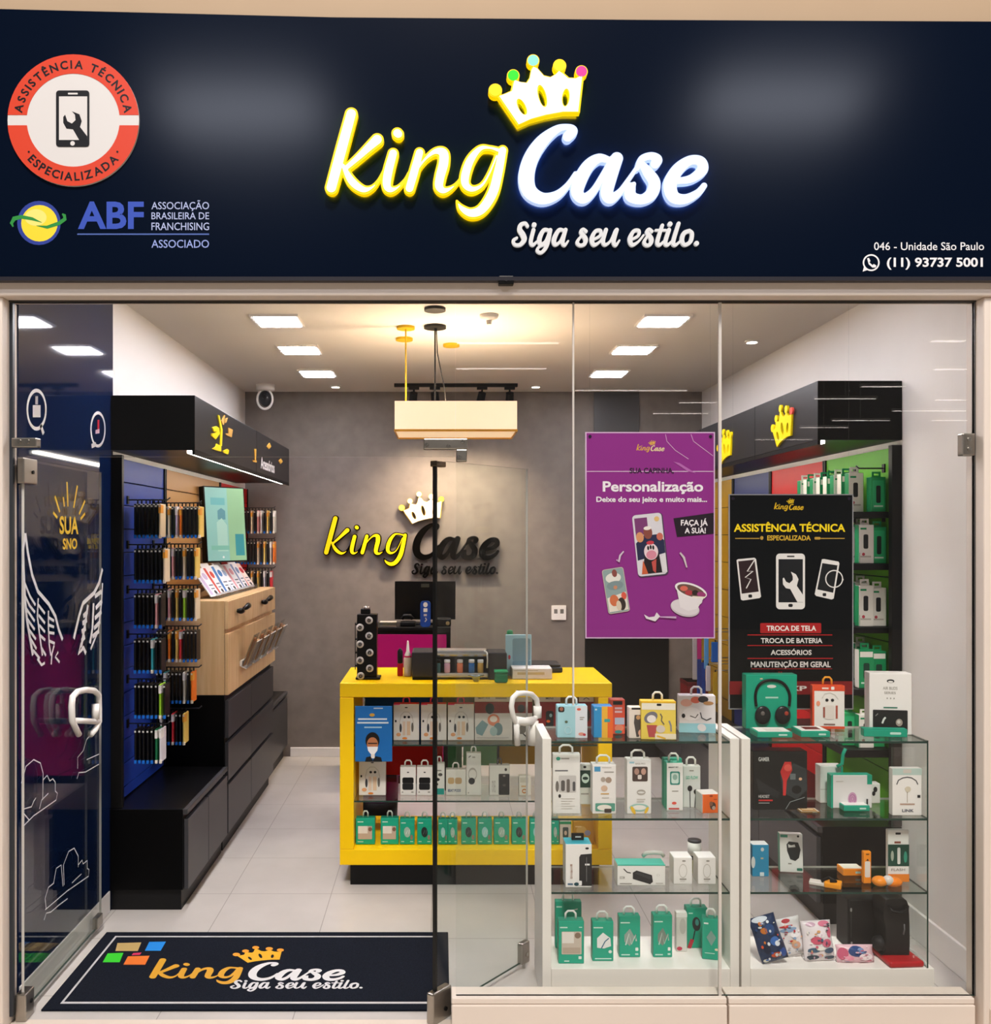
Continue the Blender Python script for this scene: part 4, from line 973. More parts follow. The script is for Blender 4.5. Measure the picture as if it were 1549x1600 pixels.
for k, (x, y, kd) in enumerate(((1.915, .98, 2), (1.97, .93, 0), (2.03, .95, 2), (1.94, 1.12, 1))):
    place_slim(kd, x, y, .791, .9, '%s slim pack on the deep bottom shelf, %s' % (kn[kd], ('at its front left', 'in its front middle', 'at its front right', 'behind the others')[k]), 'slim packs on the deep bottom shelf')
# cables and straps hanging towards the back of the right wall
for k, (px, y0, y1, c, nm) in enumerate(((1086, 990, 1062, '#a9a6a4', 'grey'), (1093, 985, 1030, '#c4327c', 'magenta'), (1104, 990, 1045, '#5aa3d8', 'light blue'), (1093, 1030, 1090, '#24408c', 'navy blue'), (1099, 1035, 1085, '#2f55b0', 'royal blue'), (1107, 1040, 1080, '#c9c6c8', 'silver'), (1118, 1050, 1100, '#c9a81f', 'yellow'), (1118, 1003, 1035, '#1d5fae', 'blue'))):
    Y = 3.0+.05*k if k < 5 else 2.7+.05*k
    a = P(px, y0, Y); b = P(px, y1, Y); w_ = .016 if nm != 'blue' else .028
    m = MB().box(-w_, w_, -.006, .006, 0, a.z-b.z, M(c, .4), .005)
    m.cyl((0, 0, a.z-b.z), (0, 0, a.z-b.z+.015), .004, .004, BLACK, 8)
    m.tube([(0, 0, a.z-b.z+.012), (XR-.02-a.x, 0, a.z-b.z+.012)], .003, M('#8b8b8f', .3, .8), 6)
    tag(m.build('hanging_strap', loc=b) if False else m.build('hanging_strap'), '%s strap pack hanging at the back of the right wall' % nm, 'strap', 'strap packs hung on the right wall').location = b
t = thing('storage_box', 'dark red box at the back beside the hanging straps', 'box', (U(1073, 3.3)+.03, 3.3, .451))
zt = V(1066, 3.2)-.451; MB().box(-.05, .1, -.1, .1, .0, zt, M('#7a1418', .4), .004).build('body', t); MB().box(-.052, .102, -.102, .102, zt-.03, zt, M('#5a0e12', .4), .003).build('lid', t)

# ---------------------------------------------------------------- yellow counter
YC = 1.29
x0, x1 = -.514, .863; zb, zt = .11, 1.03; yb = 1.846
YM = M('#ffd000', .38); YD = M('#f4c000', .45)
t = thing('sales_counter', 'yellow open-fronted sales counter on a black plinth', 'counter', ((x0+x1)/2, (YC+yb)/2, 0))
hx = (x1-x0)/2; hy = (yb-YC)/2; cxx = (x0+x1)/2
MB().box(-hx, hx, -hy, hy, .958, zt, YM, .004).build('worktop', t)
for a, b in ((-hx, -hx+.07), (hx-.07, hx)): MB().box(a, b, -hy, hy, .19, .957, YM, .003).build('side_panel', t)
MB().box(-hx, hx, -hy, hy, zb, .189, YM, .003).build('base_panel', t)
MB().box(-hx+.05, hx-.06, -hy+.03, hy-.03, 0, zb-.001, BLACKS, .002).build('plinth', t)
for z in (.715, .43): MB().box(-hx+.071, hx-.071, -hy+.02, hy-.06, z-.008, z, SHELFG, mats={'front': EDGE}).build('glass_shelf', t)
def cpanel(p0, p1, q0, q1, c, nm='coloured_panel', Y=1.80):
    a, b = P(p0, q0, Y), P(p1, q1, Y); MB().box(a.x-cxx, b.x-cxx, Y-(YC+yb)/2, Y+.02-(YC+yb)/2, b.z, a.z, M(c, .45), .002).build(nm, t)
cpanel(570, 692, 1078, 1164, '#124aa0'); cpanel(566, 692, 1165, 1211, '#c4121e'); cpanel(566, 620, 1211, 1222, '#1c2a5c'); cpanel(700, 722, 1165, 1202, '#0b7a3a')
cpanel(724, 778, 1165, 1196, '#7fcfae'); cpanel(780, 860, 1165, 1194, '#c8a21c'); cpanel(692, 860, 1080, 1164, '#8a918f'); cpanel(860, 908, 1080, 1200, '#b2a468'); cpanel(693, 699, 1164, 1235, '#101214', 'upright'); cpanel(776, 781, 1164, 1200, '#101214', 'upright')
# bin seen through the counter
b = thing('waste_bin', 'round black and purple bin behind the counter', 'bin', (-.40, 2.35, 0))
MB().lathe([(.1, 0), (.125, .02), (.13, .15)], (0, 0, 0), BLACK).build('body', b); MB().lathe([(.131, .15), (.135, .36), (.125, .36), (.12, .16)], (0, 0, 0), M('#5a1048', .4)).build('liner', b)

# magenta back cabinet with monitor
yk = 3.19; xa, xb = -.52, .066; zk = V(985, yk)
t = thing('back_cabinet', 'black cabinet with magenta front by the back wall', 'cabinet', ((xa+xb)/2, yk+.22, 0)); hx = (xb-xa)/2
MB().box(-hx, hx, -.20, .22, 0, zk, BLACKS, .003).build('carcass', t); MB().box(-hx, hx, -.22, .22, zk, zk+.02, BLACK, .002).build('top', t)
MB().box(-hx+.02, hx-.03, -.218, -.2, .06, zk-.03, M('#a80a62', .4), .002).build('door', t)
ZK = zk+.0205
ym = 3.4; a, b = P(617, 908, ym), P(712, 968, ym)
t = thing('monitor', 'black widescreen monitor seen from behind on the magenta cabinet', 'monitor', ((a.x+b.x)/2, ym, ZK)); hx = (b.x-a.x)/2
MB().box(-hx, hx, 0, .03, b.z-ZK, a.z-ZK, BLACKS, .004).build('screen_back', t)
m = MB().box(-.03, .03, .03, .06, .02, a.z-ZK-.1, BLACK, .004); m.build('stand_neck', t); MB().box(-.1, .1, -.02, .12, 0, .014, BLACK, .004).build('stand_base', t)
MB().box(-.03, .03, -.002, 0, a.z-ZK-.045, a.z-ZK-.02, M('#3a3a30', .4)).build('emblem', t)
yd = 3.24; a, b = P(657, 939, yd), P(673, 982, yd)
t = thing('phone_display', 'tall blue phone-shaped display in front of the monitor', 'display', ((a.x+b.x)/2, yd, ZK)); hx = (b.x-a.x)/2; hh = a.z-ZK
MB().prism([(rrect(-hx, -hh, hx, 0, .022), [])], (Vector((0, 0, 0)), X3, -Z3*-1*-1, -Y3), 1, 1, -.01, .012, M('#1d3f86', .35)).build('board', t)
MB().prints((Vector((0, -.013, 0)), X3, -Z3, -Y3), [('e', 0, -hh*.86, .016, .018, '#d8cfc0'), ('r', -.014, -hh*.72, .014, -hh*.58, '#d8cfc0'), ('r', -.012, -hh*.5, .01, -hh*.42, '#b7ad9f'), ('l', [(0, -hh*.36), (.008, -hh*.28), (-.004, -hh*.2)], .008, '#b7ad9f')]).build('print', t)
t = thing('keyboard_tray', 'dark telephone and receipt device beside the blue display', 'telephone', (U(643, 3.27), 3.3, ZK))
MB().box(-.08, .03, -.05, .05, 0, .035, BLACK, .008).build('body', t); MB().tube([(-.07, 0, .05), (-.05, 0, .075), (-.01, 0, .075), (.01, 0, .05)], .014, BLACK, 10).build('handset', t)
t = thing('label_device', 'small black device right of the blue display', 'device', (U(690, 3.27), 3.3, ZK))
MB().box(-.06, .07, -.05, .05, 0, .06, BLACK, .01).build('body', t); MB().cyl((.045, -.051, .025), (.045, -.056, .025), .014, .014, M('#a89468', .3, .5), 14).build('dial', t)
tag(MB().box(-.12, .0, -.06, .04, 0, .03, ACRYL).box(-.12, 0, -.06, .04, .03, .034, M('#d8cfc4', .2)).build('clear_tray', loc=(0, 0, 0)), 'clear plastic tray at the left end of the magenta cabinet', 'tray').location = (U(620, 3.3), 3.3, ZK)

# ---- things on the counter
ZW = 1.0305
def cx(px, py): Y = Yz(py, ZW); return U(px, Y), Y
# black tower with eight grips
x, y = cx(576, 1060)
t = thing('grip_stand', 'black display tower with eight round white phone grips', 'display stand', (x, y, ZW)); s = rr(y)/KP
MB().box(-19*s, 19*s, -.045, .05, 0, .012, BLACKS, .003).build('base', t)
MB().box(-17*s, 14*s, -.04, .04, .012, 101*s, BLACKS, .003, mats={'right': M('#7d6a45', .2, .9)}).build('column', t)
MB().box(-12*s, 3*s, -.02, .02, 101*s, 109*s, BLACK, .004).ell((-3*s, 0, 110*s), .018, .018, .012, M('#b9b6b2', .2, .8)).build('topper', t)
m = MB()
for k, z in enumerate((20, 40, 61, 84)): m.box(-20*s, -17*s, -.03, .03, z*s, z*s+.008, BLACK)
m.box(-20.5*s, -19.5*s, -.03, -.02, 15*s, 88*s, BLACK); m.build('side_rail', t)
for k, (px, py) in enumerate(((578, 968), (564, 979), (578, 992), (564, 1005), (579, 1018), (564, 1030), (579, 1042.5), (565, 1054))):
    g = MB().lathe([(5.6*s, .041), (5.8*s, .046), (4.8*s, .049), (2.5*s, .046), (0.01, .047)], ((px-576)*s, 0, (1060-py)*s), M('#dcd6cf', .3), 22, True, 'Y'); g.v = [(a, -abs(b), c) for a, b, c in g.v]; g.lathe([(1.6*s, -.046), (1.5*s, -.052), (0.01, -.052)], ((px-576)*s, 0, (1060-py)*s), M('#8f867d', .3), 14, True, 'Y')
    g.v = [(a, -abs(b), c) for a, b, c in g.v]; g.build('phone_grip', t)
# bottles
def bottle(name, label, px, pyb, pyt, wpx, cbody, ccap, liquid=None, spray=False):
    x, y = cx(px, pyb); s = rr(y)/KP; h = (pyb-pyt)*s; r = wpx*s/2
    t = thing(name, label, 'bottle', (x, y, ZW))
    if not spray:
        MB().lathe([(r*.9, 0), (r, .006), (r, h*.42), (r*.7, h*.5)], (0, 0, 0), M(cbody, .25)).build('body', t)
        MB().lathe([(r*.85, h*.46), (r*.95, h*.5), (r*.95, h*.9), (r*.5, h*.97), (r*.3, h)], (0, 0, 0), M(ccap, .35)).build('cap', t)
    else:
        MB().lathe([(r*.9, 0), (r, .006), (r, h*.5), (r*.75, h*.56)], (0, 0, 0), M(cbody, .3)).build('body', t)
        MB().lathe([(r*.75, h*.53), (r*.8, h*.6), (r*.4, h*.7), (r*.22, h*.97), (r*.12, h)], (0, 0, 0), M(ccap, .35)).build('nozzle', t)
        MB().lathe([(r*.82, h*.5), (r*.86, h*.54), (r*.8, h*.58)], (0, 0, 0), M('#b01040', .4)).build('collar', t)
    return t
t = bottle('small_bottle', 'small bottle with red liquid and black cap left of the machine', 625.5, 1056, 1013, 9, '#b8202e', '#17171a')
bottle('spray_bottle', 'cream squeeze bottle with long pale nozzle on the counter', 637.5, 1056.5, 1001, 13, '#d8cbb8', '#efe8de', spray=True)
# printing machine
x, y = cx(718, 1061)
t = thing('printing_machine', 'silver and black machine with coloured ink bottles on the counter', 'machine', (x, y, ZW)); s = rr(y)/KP
f = lambda px: (px-718)*s
MB().box(f(644), f(679), -.03, .16, .012, 43*s, M('#2c2c30', .4), .006).box(f(645), f(678), -.028, .15, 0, .012, BLACK).build('left_housing', t)
MB().box(f(763), f(792), -.025, .15, .0, 42*s, M('#27272b', .4), .006).build('right_housing', t)
MB().cyl((f(680), .03, 40*s), (f(760), .03, 40*s), 7.5*s, 7.5*s, M('#b9b8ba', .25, .8), 24).build('top_roller', t)
MB().box(f(679), f(763), -.02, .06, 3*s, 10*s, M('#c9c7c4', .25, .6), .006).build('front_tray', t); MB().box(f(679), f(763), .03, .14, .0, 40*s, M('#151518', .4)).build('recess', t)
for k, (px, c) in enumerate(((684, '#3a5a60'), (699, '#c9a2b4'), (719, '#d07a5a'), (737, '#2f6ab0'), (751, '#c9a45c'))):
    b = MB().lathe([(4.2*s, 0), (4.6*s, .006), (4.6*s, 14*s), (3.6*s, 16*s)], (f(px), .0, 10*s), M(c, .2)).build('ink_bottle', t)
    MB().lathe([(4*s, 15.5*s), (4.6*s, 16*s), (4.6*s, 20*s), (4*s, 20.5*s)], (f(px), 0, 10*s), M('#dcdce0', .3) if k not in (0,) else BLACK).build('ink_cap', b)
MB().tube([(f(757), -.0, 44*s), (f(761), -.01, 42*s), (f(762), -.015, 30*s), (f(761), -.02, 18*s)], 1.3*s, M('#e8e4dc', .3), 8).build('cable', t)
t = thing('tape_dispenser', 'small steel clip dispenser in front of the machine', 'dispenser', (*cx(744, 1065), ZW)); s_ = .0042
MB().lathe([(.012, 0), (.014, .003), (.024, .028), (.026, .03)], (0, 0, 0), M('#8f9aa0', .2, .8)).build('bowl', t); MB().tube([(-.04, 0, .032), (0, -.01, .03), (.04, 0, .032)], .004, M('#9aa5a8', .2, .8), 8).build('rim_bar', t)
t = thing('cleaning_cup', 'rounded green cup with lid on the counter', 'cup', (*cx(783, 1066), ZW))
MB().box(-.034, .034, -.03, .03, 0, .05, M('#1a7a4c', .25), .012, 3).build('body', t); MB().box(-.036, .036, -.032, .032, .05, .062, M('#2b9a62', .25), .006).build('lid', t)
x, y = cx(831, 1060)
t = thing('white_box', 'flat white carton under the pale blue card on the counter', 'box', (x, y, ZW)); s = rr(y)/KP
MB().box(-31*s, 31*s, -.03, .09, 0, 17*s, WHITE, .004).prints(ffront(-31*s, 17*s, -.03), [('r', 8*s, 6*s, 50*s, 10*s, '#cdbf9a'), ('r', 2*s, 3*s, 40*s, 4*s, '#b8b4ac')]).build('carton', t)
x, y = U(812, 1.47), 1.47; s = rr(y)/KP
t = thing('card_stand', 'pale blue upright card display standing behind the white carton', 'card', (U(811, 1.52), 1.52, ZW))
MB().box(-21*s, 20*s, 0, .012, 0, .22, M('#a9cfd8', .3), .003).build('back_card', t); MB().prints(ffront(-10*s, .2, -.0), [('rr', 0, 0, 28*s, .12, .012, '#7f9faa'), ('r', 0, .12, 28*s, .2, '#6f96a6'), ('e', -5*s, .1, .006, .012, '#c8323c'), ('e', 22*s, .05, .003, .01, '#d8f0f4')]).build('print', t)
tag(MB().lathe([(.008, 0), (.016, .004), (.017, .03), (.01, .036)], (0, 0, 0), M('#13804f', .3)).cyl((0, .0, -.2), (0, 0, 0), .004, .004, '#13804f').build('green_peg', loc=(0, 0, 0)), 'green round topped peg behind the blue card', 'peg').location = (U(797, 1.6), 1.6, ZW+.2)
t = thing('laptop', 'dark laptop lying behind the white carton on the counter', 'laptop', (U(848, 1.72), 1.72, ZW))
MB().box(-.09, .1, -.09, .09, 0, .03, M('#2a2c30', .4), .008).build('base', t); MB().box(-.085, .09, -.08, .085, .0305, .044, M('#202226', .3), .005).build('lid', t)
# ---------------------------------------------------------------- boxed goods
ALLB = {}
def hang_tab(m, w, h, c='#efede8', wd=.034, th=.03):
    x = wd/2
    m.tube([(-x, 0, h-.002), (-x*.95, 0, h+th*.7), (-x*.5, 0, h+th), (x*.5, 0, h+th), (x*.95, 0, h+th*.7), (x, 0, h-.002)], .0042, M(c, .35), 6)
def goods(name, label, cat, px, z, body, shapes, d=.04, side=None, top=None, hang=None, yaw=0, lean=0, Y=None, group=None, bev=.003, tabw=.034):
    """upright pack; px = (left, top, right, bottom) of its front face in the photograph, z = shelf height"""
    x0, y0, x1, y1 = px
    if Y is None: Y = Yz(y1, z)
    s = rr(Y)/KP; w_ = (x1-x0)*s; h = (y1-y0)*s
    t = thing(name, label, cat, (U((x0+x1)/2, Y), Y+d/2, z+.0005), (math.radians(-lean), 0, math.radians(yaw)), group)
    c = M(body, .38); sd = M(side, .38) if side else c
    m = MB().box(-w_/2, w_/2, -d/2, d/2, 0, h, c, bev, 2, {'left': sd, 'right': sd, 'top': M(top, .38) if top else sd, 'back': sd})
    m.prints(ffront(-w_/2, h, -d/2), shapes, w_, h)
    m.build('carton', t)
    if hang: hm = MB(); hang_tab(hm, w_, h, hang, tabw); hm.build('hang_tab', t)
    return t
def lying(name, label, cat, px0, px1, py, z, dpt, h, body, shapes, top='#efede8', yaw=0):
    Y = Yz(py, z); s = rr(Y)/KP; w_ = (px1-px0)*s
    t = thing(name, label, cat, (U((px0+px1)/2, Y), Y+dpt/2, z+.0005), (0, 0, math.radians(yaw)))
    m = MB().box(-w_/2, w_/2, -dpt/2, dpt/2, 0, h, M(body, .38), .003)
    m.prints(ftop(-w_/2, dpt/2, h), [('r', .05, .06, .95, .94, top)]+shapes, w_, dpt); m.prints(ffront(-w_/2, h, -dpt/2), [('rr', .6, .35, .85, .65, .02, '#bfe6da')], w_, h)
    m.build('carton', t); return t
DK = '#1c1c20'; GY = '#9a968f'; LG = '#c9c5bf'; RD = '#d8402e'; OR = '#ef6a22'; GD = '#c89a3c'
def lines(x, y, w, n, dy, c=GY, h=.012): return [('r', x, y+i*dy, x+w*(1-.18*(i % 3)), y+i*dy+h, c) for i in range(n)]

# --- inside the yellow counter
YR = 1.40
mask = [('r', .08, .22, .86, .25, '#cfe0ea'), ('r', .06, .285, .9, .315, '#cfe0ea'), ('r', .25, .37, .72, .395, '#9cc4da'), ('e', .46, .16, .07, .03, GD), ('r', .5, .03, .75, .05, '#bcd'), ('e', .47, .62, .19, .15, '#14110f'), ('e', .47, .69, .15, .13, '#b9774f'), ('r', .35, .66, .6, .68, '#1a1210'), ('p', [(.33, .73), (.62, .73), (.6, .8), (.53, .86), (.42, .86), (.35, .8)], '#eef0f2'), ('r', .43, .86, .53, .94, '#e6ded6'), ('p', [(.27, 1), (.3, .92), (.42, .9), (.48, .98), (.55, .9), (.7, .92), (.73, 1)], '#15161a')]
goods('poster_card', 'blue card picturing a man in a white face mask, in the counter', 'card', (555, 1091, 613, 1178), .63, '#1668b0', mask, .006, Y=1.3)['label'] = 'blue card picturing a man in a white face mask, in the counter'
HPH = [('r', 0, 0, .25, .03, '#e8447c'), ('l', [(.3, .72), (.24, .5), (.3, .3), (.42, .22), (.58, .22), (.72, .32), (.78, .5), (.72, .72)], .025, '#c9c4bc'), ('e', .28, .66, .045, .12, '#3a3d42'), ('e', .74, .64, .045, .13, '#6b6660'), ('r', .36, .48, .47, .86, '#e3cdb8'), ('r', .52, .48, .66, .86, '#e3c6a8'), ('e', .44, .36, .05, .035, DK), ('e', .6, .36, .05, .035, DK), ('e', .2, .84, .09, .05, '#e5a878'), ('e', .44, .94, .1, .03, '#e58a3c'), ('r', .06, .44, .12, .5, DK), ('e', .5, .1, .06, .015, DK)]
for k, (a, b, lb) in enumerate(((615, 655, 'first'), (658, 698, 'second'), (700, 741, 'third'))):
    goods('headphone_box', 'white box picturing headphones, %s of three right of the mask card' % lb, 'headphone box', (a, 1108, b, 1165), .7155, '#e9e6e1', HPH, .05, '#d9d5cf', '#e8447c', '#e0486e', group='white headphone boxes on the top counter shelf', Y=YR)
BIG = [('r', 0, 0, 1, .14, '#d9d6d0'), ('t', 'SMART HUB', .08, .05, .4, .09, DK), ('r', .55, .05, .85, .09, GY), ('r', 0, .15, 1, .4, '#8a2f2a'), ('e', .4, .3, .12, .12, '#1d3436'), ('e', .5, .55, .16, .13, '#e88a66'), ('e', .5, .53, .1, .07, '#fff4e8'), ('r', 0, .4, 1, .402, '#caa'), ('p', [(.02, .72), (.2, .55), (.36, .65), (.2, .9), (.05, .85)], '#7fa3a8'), ('e', .62, .75, .12, .14, '#6f8f94'), ('e', .5, .8, .1, .1, '#a8c4c4'), ('r', .05, .93, .9, .95, LG)]
goods('smart_watch_box', 'red and white box picturing watches, beside the right door handle', 'gadget box', (742, 1094, 801, 1165), .7155, '#e3dfd8', BIG, .06, '#b9b4ac', group='red and white gadget boxes', Y=YR)
goods('smart_watch_box', 'red and white box picturing a grey gadget, behind the right door handle', 'gadget box', (803, 1094, 832, 1165), .7155, '#e3dfd8', [('r', 0, 0, 1, .14, '#d9d6d0'), ('r', 0, .15, 1, .4, '#8a2f2a'), ('e', .4, .3, .2, .09, '#1b2426'), ('e', .4, .72, .3, .14, '#77736c'), ('l', [(.5, .85), (.7, .93)], .06, DK)], .06, '#b9b4ac', group='red and white gadget boxes', Y=YR)
goods('smart_watch_box', 'red box picturing a black device, left of the pale blue case box', 'gadget box', (838, 1094, 876, 1165), .7155, '#8a1f22', [('r', 0, 0, 1, .15, '#d6d2cc'), ('t', 'MINI', .4, .05, .7, .1, DK), ('rr', .4, .35, .72, .75, .1, '#1b2426'), ('e', .6, .45, .06, .04, '#9cc4c8'), ('e', .5, .58, .08, .03, OR)], .06, '#6a1519', group='red and white gadget boxes', Y=YR)
goods('smart_watch_box', 'red box at the right end of the top counter shelf', 'gadget box', (905, 1094, 928, 1165), .7155, '#8a1f22', [('r', 0, 0, 1, .15, '#d6d2cc'), ('l', [(.3, .1), (.5, .06), (.7, .1)], .05, DK), ('e', .5, .45, .25, .15, '#30363a')], .06, '#6a1519', group='red and white gadget boxes', Y=YR)
# second shelf
ZR2 = .4305
goods('headphone_box', 'white box picturing headphones at the left end of the middle counter shelf', 'headphone box', (561, 1190, 603, 1247), ZR2, '#e9e6e1', HPH, .05, '#d9d5cf', '#e8447c', '#efece8', Y=YR)
EB = [('e', .5, .18, .07, .02, DK), ('rr', .14, .36, .86, .58, .1, '#141416'), ('rr', .14, .56, .84, .8, .1, '#1f1f22'), ('l', [(.2, .57), (.8, .57)], .03, '#50504e'), ('r', .1, .86, .2, .9, GY), ('r', .7, .86, .85, .9, GY)]
for a, b, lb in ((625.5, 650, 'left'), (651.5, 676, 'right')):
    goods('earbud_box', 'white box picturing black earbuds, %s one of the pair in the counter' % lb, 'earbud box', (a, 1203, b, 1247), ZR2, '#ece9e5', EB, .05, '#dcd8d2', hang='#efece8', group='white earbud boxes in the counter', Y=YR)
goods('earbud_box', 'narrow white box with teal patch beside the black earbud boxes', 'earbud box', (678, 1197, 695, 1247), ZR2, '#e6e4de', [('e', .6, .35, .2, .05, '#55514c'), ('e', .35, .5, .2, .05, DK), ('e', .3, .65, .12, .04, '#55514c'), ('r', .05, .78, .95, .97, '#1f9a90'), ('r', .3, .2, .7, .24, GY)], .04, '#cfcbc5', hang='#efece8', Y=YR, tabw=.02)
goods('earbud_box', 'wide white box picturing gold earbuds on the middle counter shelf', 'earbud box', (697, 1207, 728, 1247), ZR2, '#dedbd2', [('rr', .1, .3, .42, .55, .1, '#c8a878'), ('rr', .46, .3, .8, .55, .1, '#b99a70'), ('t', 'BEAT PODS', .1, .75, .75, .86, '#35507a', True)], .05, '#cfcbc2', hang='#efece8', Y=YR, tabw=.03)
goods('neckband_box', 'tall white box picturing a dark neckband earphone', 'earphone box', (729, 1181, 752, 1247), ZR2, '#e2dfd8', [('o', .42, .5, .3, .16, .05, '#b0aca4'), ('e', .36, .66, .22, .08, '#26282b'), ('l', [(.15, .1), (.3, .06)], .05, DK), ('r', .4, .08, .6, .11, GY), ('r', .1, .92, .18, .95, GY)], .04, '#cfcbc4', hang='#efece8', Y=YR, tabw=.024)
goods('phone_case_box', 'white box with black phone back on the middle counter shelf', 'phone box', (765, 1199, 797, 1246), ZR2, '#e3e0d8', [('rr', .45, .28, .98, .98, .05, '#232326'), ('e', .72, .35, .06, .03, '#8a877f'), ('e', .72, .66, .08, .04, '#55524c'), ('t', 'POWER', .12, .5, .3, .9, GY), ('e', .8, .14, .06, .05, DK)], .045, '#cfcbc2', hang='#4a4a48', Y=YR, tabw=.02)
goods('ring_box', 'small cream box with a gold ring print, at the end of the middle shelf', 'gadget box', (811, 1216, 830, 1247), ZR2, '#ddd9cc', [('r', .1, .1, .8, .35, '#c9c4b4'), ('o', .45, .78, .2, .12, .07, '#c07a3c'), ('r', .2, .5, .6, .58, '#cfa878')], .03, '#cfcbbe', Y=YR)
# bottom shelf of the counter: teal boxes
def cable_print(i):
    if i in (0, 1): return [('r', .1, .12, .4, .16, '#bfe6da'), ('rr', .12, .3, .85, .8, .03, '#b9a79a'), ('r', .12, .3, .62, .58, '#dedad4'), ('e', .75, .42, .1, .08, '#7a5a4a'), ('r', .1, .88, .4, .91, '#bfe6da')]
    k = i % 3; c = ('#1e2a2c', '#9fd0d4', '#9db8b0')[k]
    return [('r', .1, .14, .4, .18, '#bfe6da'), ('e', .5, .52, .22, .2, c, 20), ('l', [(.42, .6), (.52, .44), (.6, .6), (.66, .42)], .04, '#d9e6e2' if k else '#5c6a6c'), ('e', .8, .72, .09, .1, '#8a7a70'), ('r', .1, .87, .3, .9, '#bfe6da'), ('r', .7, .87, .9, .9, '#bfe6da')]
TB = [(556, 586, 1286), (595, 623, 1286), (625, 648, 1287), (652, 675, 1287), (685, 700, 1288), (700, 715, 1288), (721, 744, 1287), (747, 769, 1287), (772, 796, 1287), (800, 823, 1287), (828, 848, 1287), (862, 874, 1287)]
tl = ['picturing a white charger at the left end', 'picturing a white charger, second from the left', 'picturing a black cable coil, third from the left', 'picturing a pale blue cable behind the door edge', 'narrow, first right of the dark door edge', 'narrow, second right of the dark door edge', 'picturing a black cable coil, seventh from the left', 'picturing a pale cable coil, eighth from the left', 'picturing a curled grey cable, ninth from the left', 'picturing a dark power brick, tenth from the left', 'picturing a white cable, half behind the white post', 'narrow, just right of the white post']
for i, (a, b, y0) in enumerate(TB):
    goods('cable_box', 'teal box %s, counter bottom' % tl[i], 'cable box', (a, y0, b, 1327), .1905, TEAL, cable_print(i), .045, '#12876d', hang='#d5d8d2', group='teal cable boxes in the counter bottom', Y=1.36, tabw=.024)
goods('cable_box', 'cream and green box picturing a small charger, counter bottom right', 'cable box', (875, 1290, 893, 1326), .1905, '#cfc9ba', [('r', 0, 0, 1, .12, '#2a8a5c'), ('rr', .25, .25, .75, .7, .1, '#3a4a48'), ('e', .5, .5, .12, .1, '#c9b8a8')], .045, Y=1.36)
goods('cable_box', 'mustard and clear pouch at the right end of the counter bottom', 'pouch', (896, 1290, 928, 1326), .1905, '#b98a2a', [('e', .4, .4, .25, .2, '#caa65a'), ('e', .7, .5, .15, .12, '#8a8fae'), ('r', .1, .2, .4, .25, '#e0c890')], .03, Y=1.36)

# ---------------------------------------------------------------- white display shelves in the window
ZA = [.997, .7055, .427]; ZBASE = .139
YA0, YA1 = .13, .41
WM = M('#eeebe6', .4)
def display(name, label, xl, xr, right_panel):
    t = thing(name, label, 'display shelf', ((xl+xr)/2, (YA0+YA1)/2, 0)); hx, hy = (xr-xl)/2, (YA1-YA0)/2
    MB().box(-hx, -hx+.034, -hy, hy, 0, 1.008, WM, .002).build('side_panel', t)
    if right_panel: MB().box(hx-.034, hx, -hy, hy, 0, 1.008, WM, .002).build('side_panel', t)
    MB().box(-hx+.0345, hx-(.0345 if right_panel else -.02), -hy, hy, 0, ZBASE, WM, .002).build('base_box', t)
    for z in ZA: MB().box(-hx+.0345, hx-(.0345 if right_panel else 0), -hy+.004, hy-.004, z-.008, z, SHELFG, mats={'front': EDGE, 'back': EDGE_LT, 'right': EDGE}).build('glass_shelf', t)
    if not right_panel: MB().box(hx-.006, hx, -hy+.004, hy-.004, ZBASE, 1.0, SHELFG, mats={'front': EDGE, 'back': EDGE}).build('glass_side', t)
    for z in ZA:
        for y in (-hy+.03, hy-.03): MB().cyl((-hx+.034, y, z-.012), (-hx+.046, y, z-.012), .004, .004, CHROME, 8).build('shelf_pin', t)
    return t
s = 1.0394/KP
display('display_shelf', 'white display unit with three glass shelves, left one in the window', (847.7-690)*s, (1155.5-690)*s, True)
display('display_shelf', 'white display unit with open glass right side, right one in the window', (1159-690)*s, (1452-690)*s, False)
Z1, Z2, Z3_ = (z for z in ZA)
# left unit, top shelf
goods('phone_case_box', 'pale blue and white phone case box on the top shelf', 'phone case box', (871, 1103, 918, 1153), Z1, '#aadbe6', [('rr', .03, .03, .24, .2, .06, DK), ('e', .14, .1, .06, .06, '#a86a52'), ('r', .6, 0, 1, 1, '#dfe6ee'), ('e', .72, .11, .07, .04, '#e2604a'), ('r', .75, .35, .9, .38, GY), ('r', .75, .41, .86, .44, GY), ('e', .3, .5, .05, .04, '#5a6a52'), ('o', .36, .76, .12, .12, .02, '#cfeef4'), ('e', .8, .88, .1, .05, '#e59a8c'), ('e', .9, .9, .05, .04, '#c8404a')], .05, '#93c8d4', hang='#f0f0ee', tabw=.04)
goods('phone_case_box', 'blue, yellow and orange striped box on the top shelf', 'phone case box', (928, 1104, 958, 1153), Z1, '#2f93cf', [('r', .42, 0, .72, 1, '#efb53c'), ('r', .72, 0, 1, 1, '#ef6a2c'), ('rr', .55, .4, .85, .5, .03, '#3aa0a0'), ('e', .12, .1, .06, .03, '#bfe0ee')], .06, '#1f7ab8')
